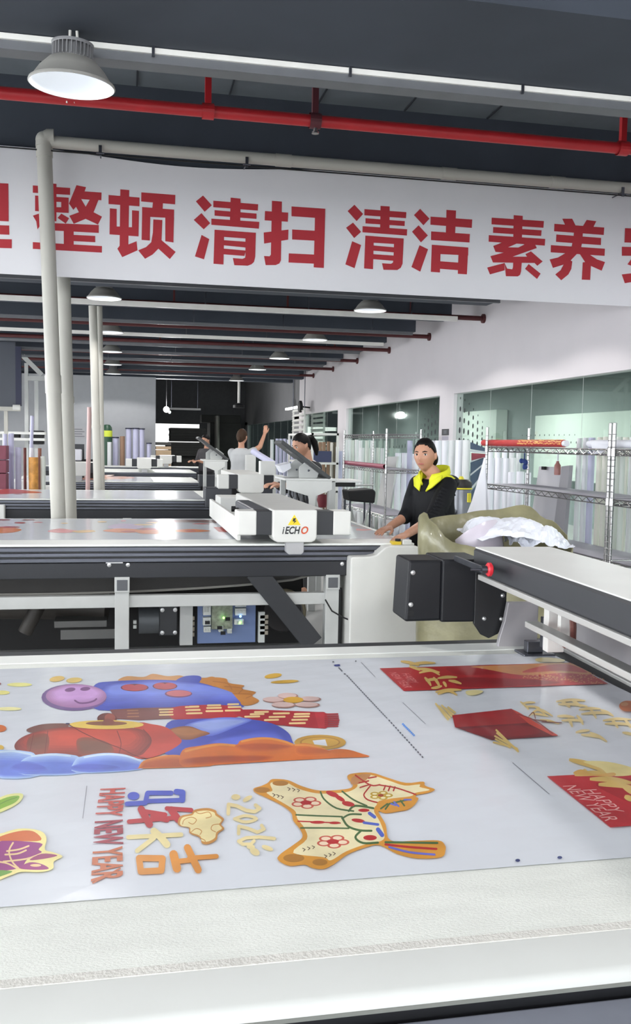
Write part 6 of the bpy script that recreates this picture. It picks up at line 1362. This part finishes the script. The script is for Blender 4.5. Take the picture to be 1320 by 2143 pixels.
# console head at the left behind the pipes
a, c = WY(152, 940, 15.2), WY(171, 964, 15.2); t = thing('control_box', 'grey rounded control box on a dark arm behind the downpipes', 'control box', ((a.x+c.x)/2, 15.3, c.z))
MB().box(a.x, c.x, 15.2, 15.4, c.z, a.z).build('housing', mat('box_light', rgb(198, 198, 206), .45), t, bevel=.02, seg=3); MB().box(a.x-.02, c.x+.03, 15.42, 15.46, .92, a.z+.08).build('arm_plate', charcoal, t)
b = MB(); b.box(c.x, c.x+.18, 15.3, 15.4, c.z-.02, c.z+.02); b.box(c.x+.12, c.x+.2, 15.28, 15.36, .92, c.z); b.build('support_arm', rubber, t)
wroll('pinkish translucent roll leaning by the farther pair of downpipes', 181, 9, 852, 13.4, mat('pinkish_film_roll', rgb(222, 186, 182), .4), False, lean=.04)
# ------------------------------------------------------------------ left side: board, frame and rolls
Yb = 17.0; a, c = WY(-60, 712, Yb), WY(33, 852, Yb); e = WY(44, 725, Yb)
t = thing('display_board', 'big dark board with a navy edge on a cream stand at the left edge', 'board', ((a.x+c.x)/2, Yb, 0))
MB().box(a.x, c.x, Yb, Yb+.06, c.z, a.z).build('board', mat('board_dark', rgb(66, 70, 80), .45, noise=.1, nscale=1.5), t); MB().box(c.x, e.x, Yb-.02, Yb+.08, c.z+.02, a.z-.08).build('edge_strip', mat('edge_navy', rgb(30, 34, 62), .5), t)
k = WY(42, 858, Yb); MB().box(a.x, k.x, Yb-.05, Yb+.1, k.z-.02, k.z+.05).build('bottom_rail', pvc, t)
for px in (-30, 12): p = WY(px, 860, Yb); MB().box(p.x-.03, p.x+.03, Yb, Yb+.06, 0, p.z).build('stand_leg', pvc, t)
p = WY(35, 853, Yb); MB().lathe([(0, -.06), (.05, -.06), (.05, .06), (0, .06)], (p.x, Yb-.03, p.z), 12, 'x').build('rail_knob', white_metal, t, True)
Yf = 19.5; t = thing('steel_frame', 'grey steel frame standing left of the nearest downpipes', 'frame', (WY(66, 900, Yf).x, Yf, 0))
for px, yt in ((55, 760), (76, 797)): p = WY(px, yt, Yf); MB().box(p.x-.035, p.x+.035, Yf-.03, Yf+.03, 0, p.z).build('upright', lightgrey, t)
p0, p1 = WY(48, 745, Yf), WY(88, 785, Yf); MB().bar(p0, p1, .05, .09).build('top_brace', lightgrey, t); p0, p1 = WY(55, 792, Yf), WY(95, 792, Yf); MB().bar(p0, p1, .05, .09).build('cross_rail', lightgrey, t)
for y_, nm in ((905, 'shelf_board'), (918, 'shelf_board')): p0, p1 = WY(2, y_, Yf), WY(95, y_, Yf); MB().box(p0.x, p1.x, Yf-.2, Yf+.2, p0.z-.03, p0.z+.02).build(nm, white_metal, t)
for i, (px0, px1, y0_, y1_) in enumerate(((62, 92, 901, 917), (30, 42, 907, 916), (62, 92, 921, 930))):
    a, c = WY(px0, y0_, Yf), WY(px1, y1_, Yf); tag(MB().box(a.x, c.x, Yf-.15, Yf+.15, c.z, a.z).build('black_case', rubber, None, bevel=.01), ['black case on the upper board of the grey frame', 'small dark case at the left end of the grey frame boards', 'dark case under the upper board of the grey frame'][i], 'case')
for px, w, yt, m_, lb, Y in ((10, 9, 908, rm[3], 'lavender roll at the left edge between dark red and grey rolls', 13.0), (23, 11, 907, rm[3], 'broad lavender roll second from the left edge', 13.05), (38, 12, 936, rm[3], 'shorter greyish lavender roll beside the gold printed one', 12.9), (58, 7, 870, rm[3], 'tall thin lavender tube leaning on the grey frame', 13.6),
        (52, 6, 937, mat('maroon_roll', rgb(120, 66, 62), .6, noise=.2), 'thin maroon roll left of the gold printed roll', 13.2), (83, 7, 938, mat('roll_rust', rgb(142, 92, 78), .6, noise=.2), 'thin rust brown roll beside the nearest downpipe', 13.2), (90, 10, 955, rm[5], 'pale grey green roll touching the nearest downpipe', 12.8), (66, 8, 937, rm[0], 'white roll standing behind the gold printed roll', 13.3)):
    wroll(lb, px, w, yt, Y, m_, False, lean=(.06 if px == 58 else 0))
wroll('gold and orange printed roll left of the nearest downpipe', 70, 19, 957, 12.75, mat('gold_roll', rgb(206, 146, 70), .5, noise=.35, nscale=14), False)
for i, (y0_, y1_) in enumerate(((932, 962), (963, 990), (991, 1030))):
    a, c = WY(-40, y0_, 12.6), WY(13, y1_, 12.6); tag(MB().box(a.x, c.x, 12.6, 12.9, c.z if i < 2 else 0, a.z).build('red_carton', mat('dark_red_carton', rgb(124, 62, 78), .6, noise=.08), None, bevel=.006), ['top dark red carton of the pile at the left edge', 'middle dark red carton of the pile at the left edge', 'bottom dark red carton of the pile at the left edge'][i], 'carton', 'dark red cartons')
# office furniture glimpsed through the glass
of = mat('office_light_panel', rgb(206, 216, 206), .7)
for i, (y0, y1, z0, z1) in enumerate(((8.6, 12.6, .9, 2.45), (3.2, 6.4, 1.9, 2.6), (14.6, 18.4, .9, 2.2), (20.5, 23.5, .9, 2.4))):
    tag(MB().box(WX_R+3.9, WX_R+4.18, y0, y1, z0, z1).build('office_cabinet', of, None, bevel=.01), ['pale cabinet seen through the glass right of the wall pillar', 'pale wall unit seen high through the glass at the right edge', 'pale cabinet seen through the glass behind the middle rack', 'pale cabinet seen through the far window pane'][i], 'cabinet')
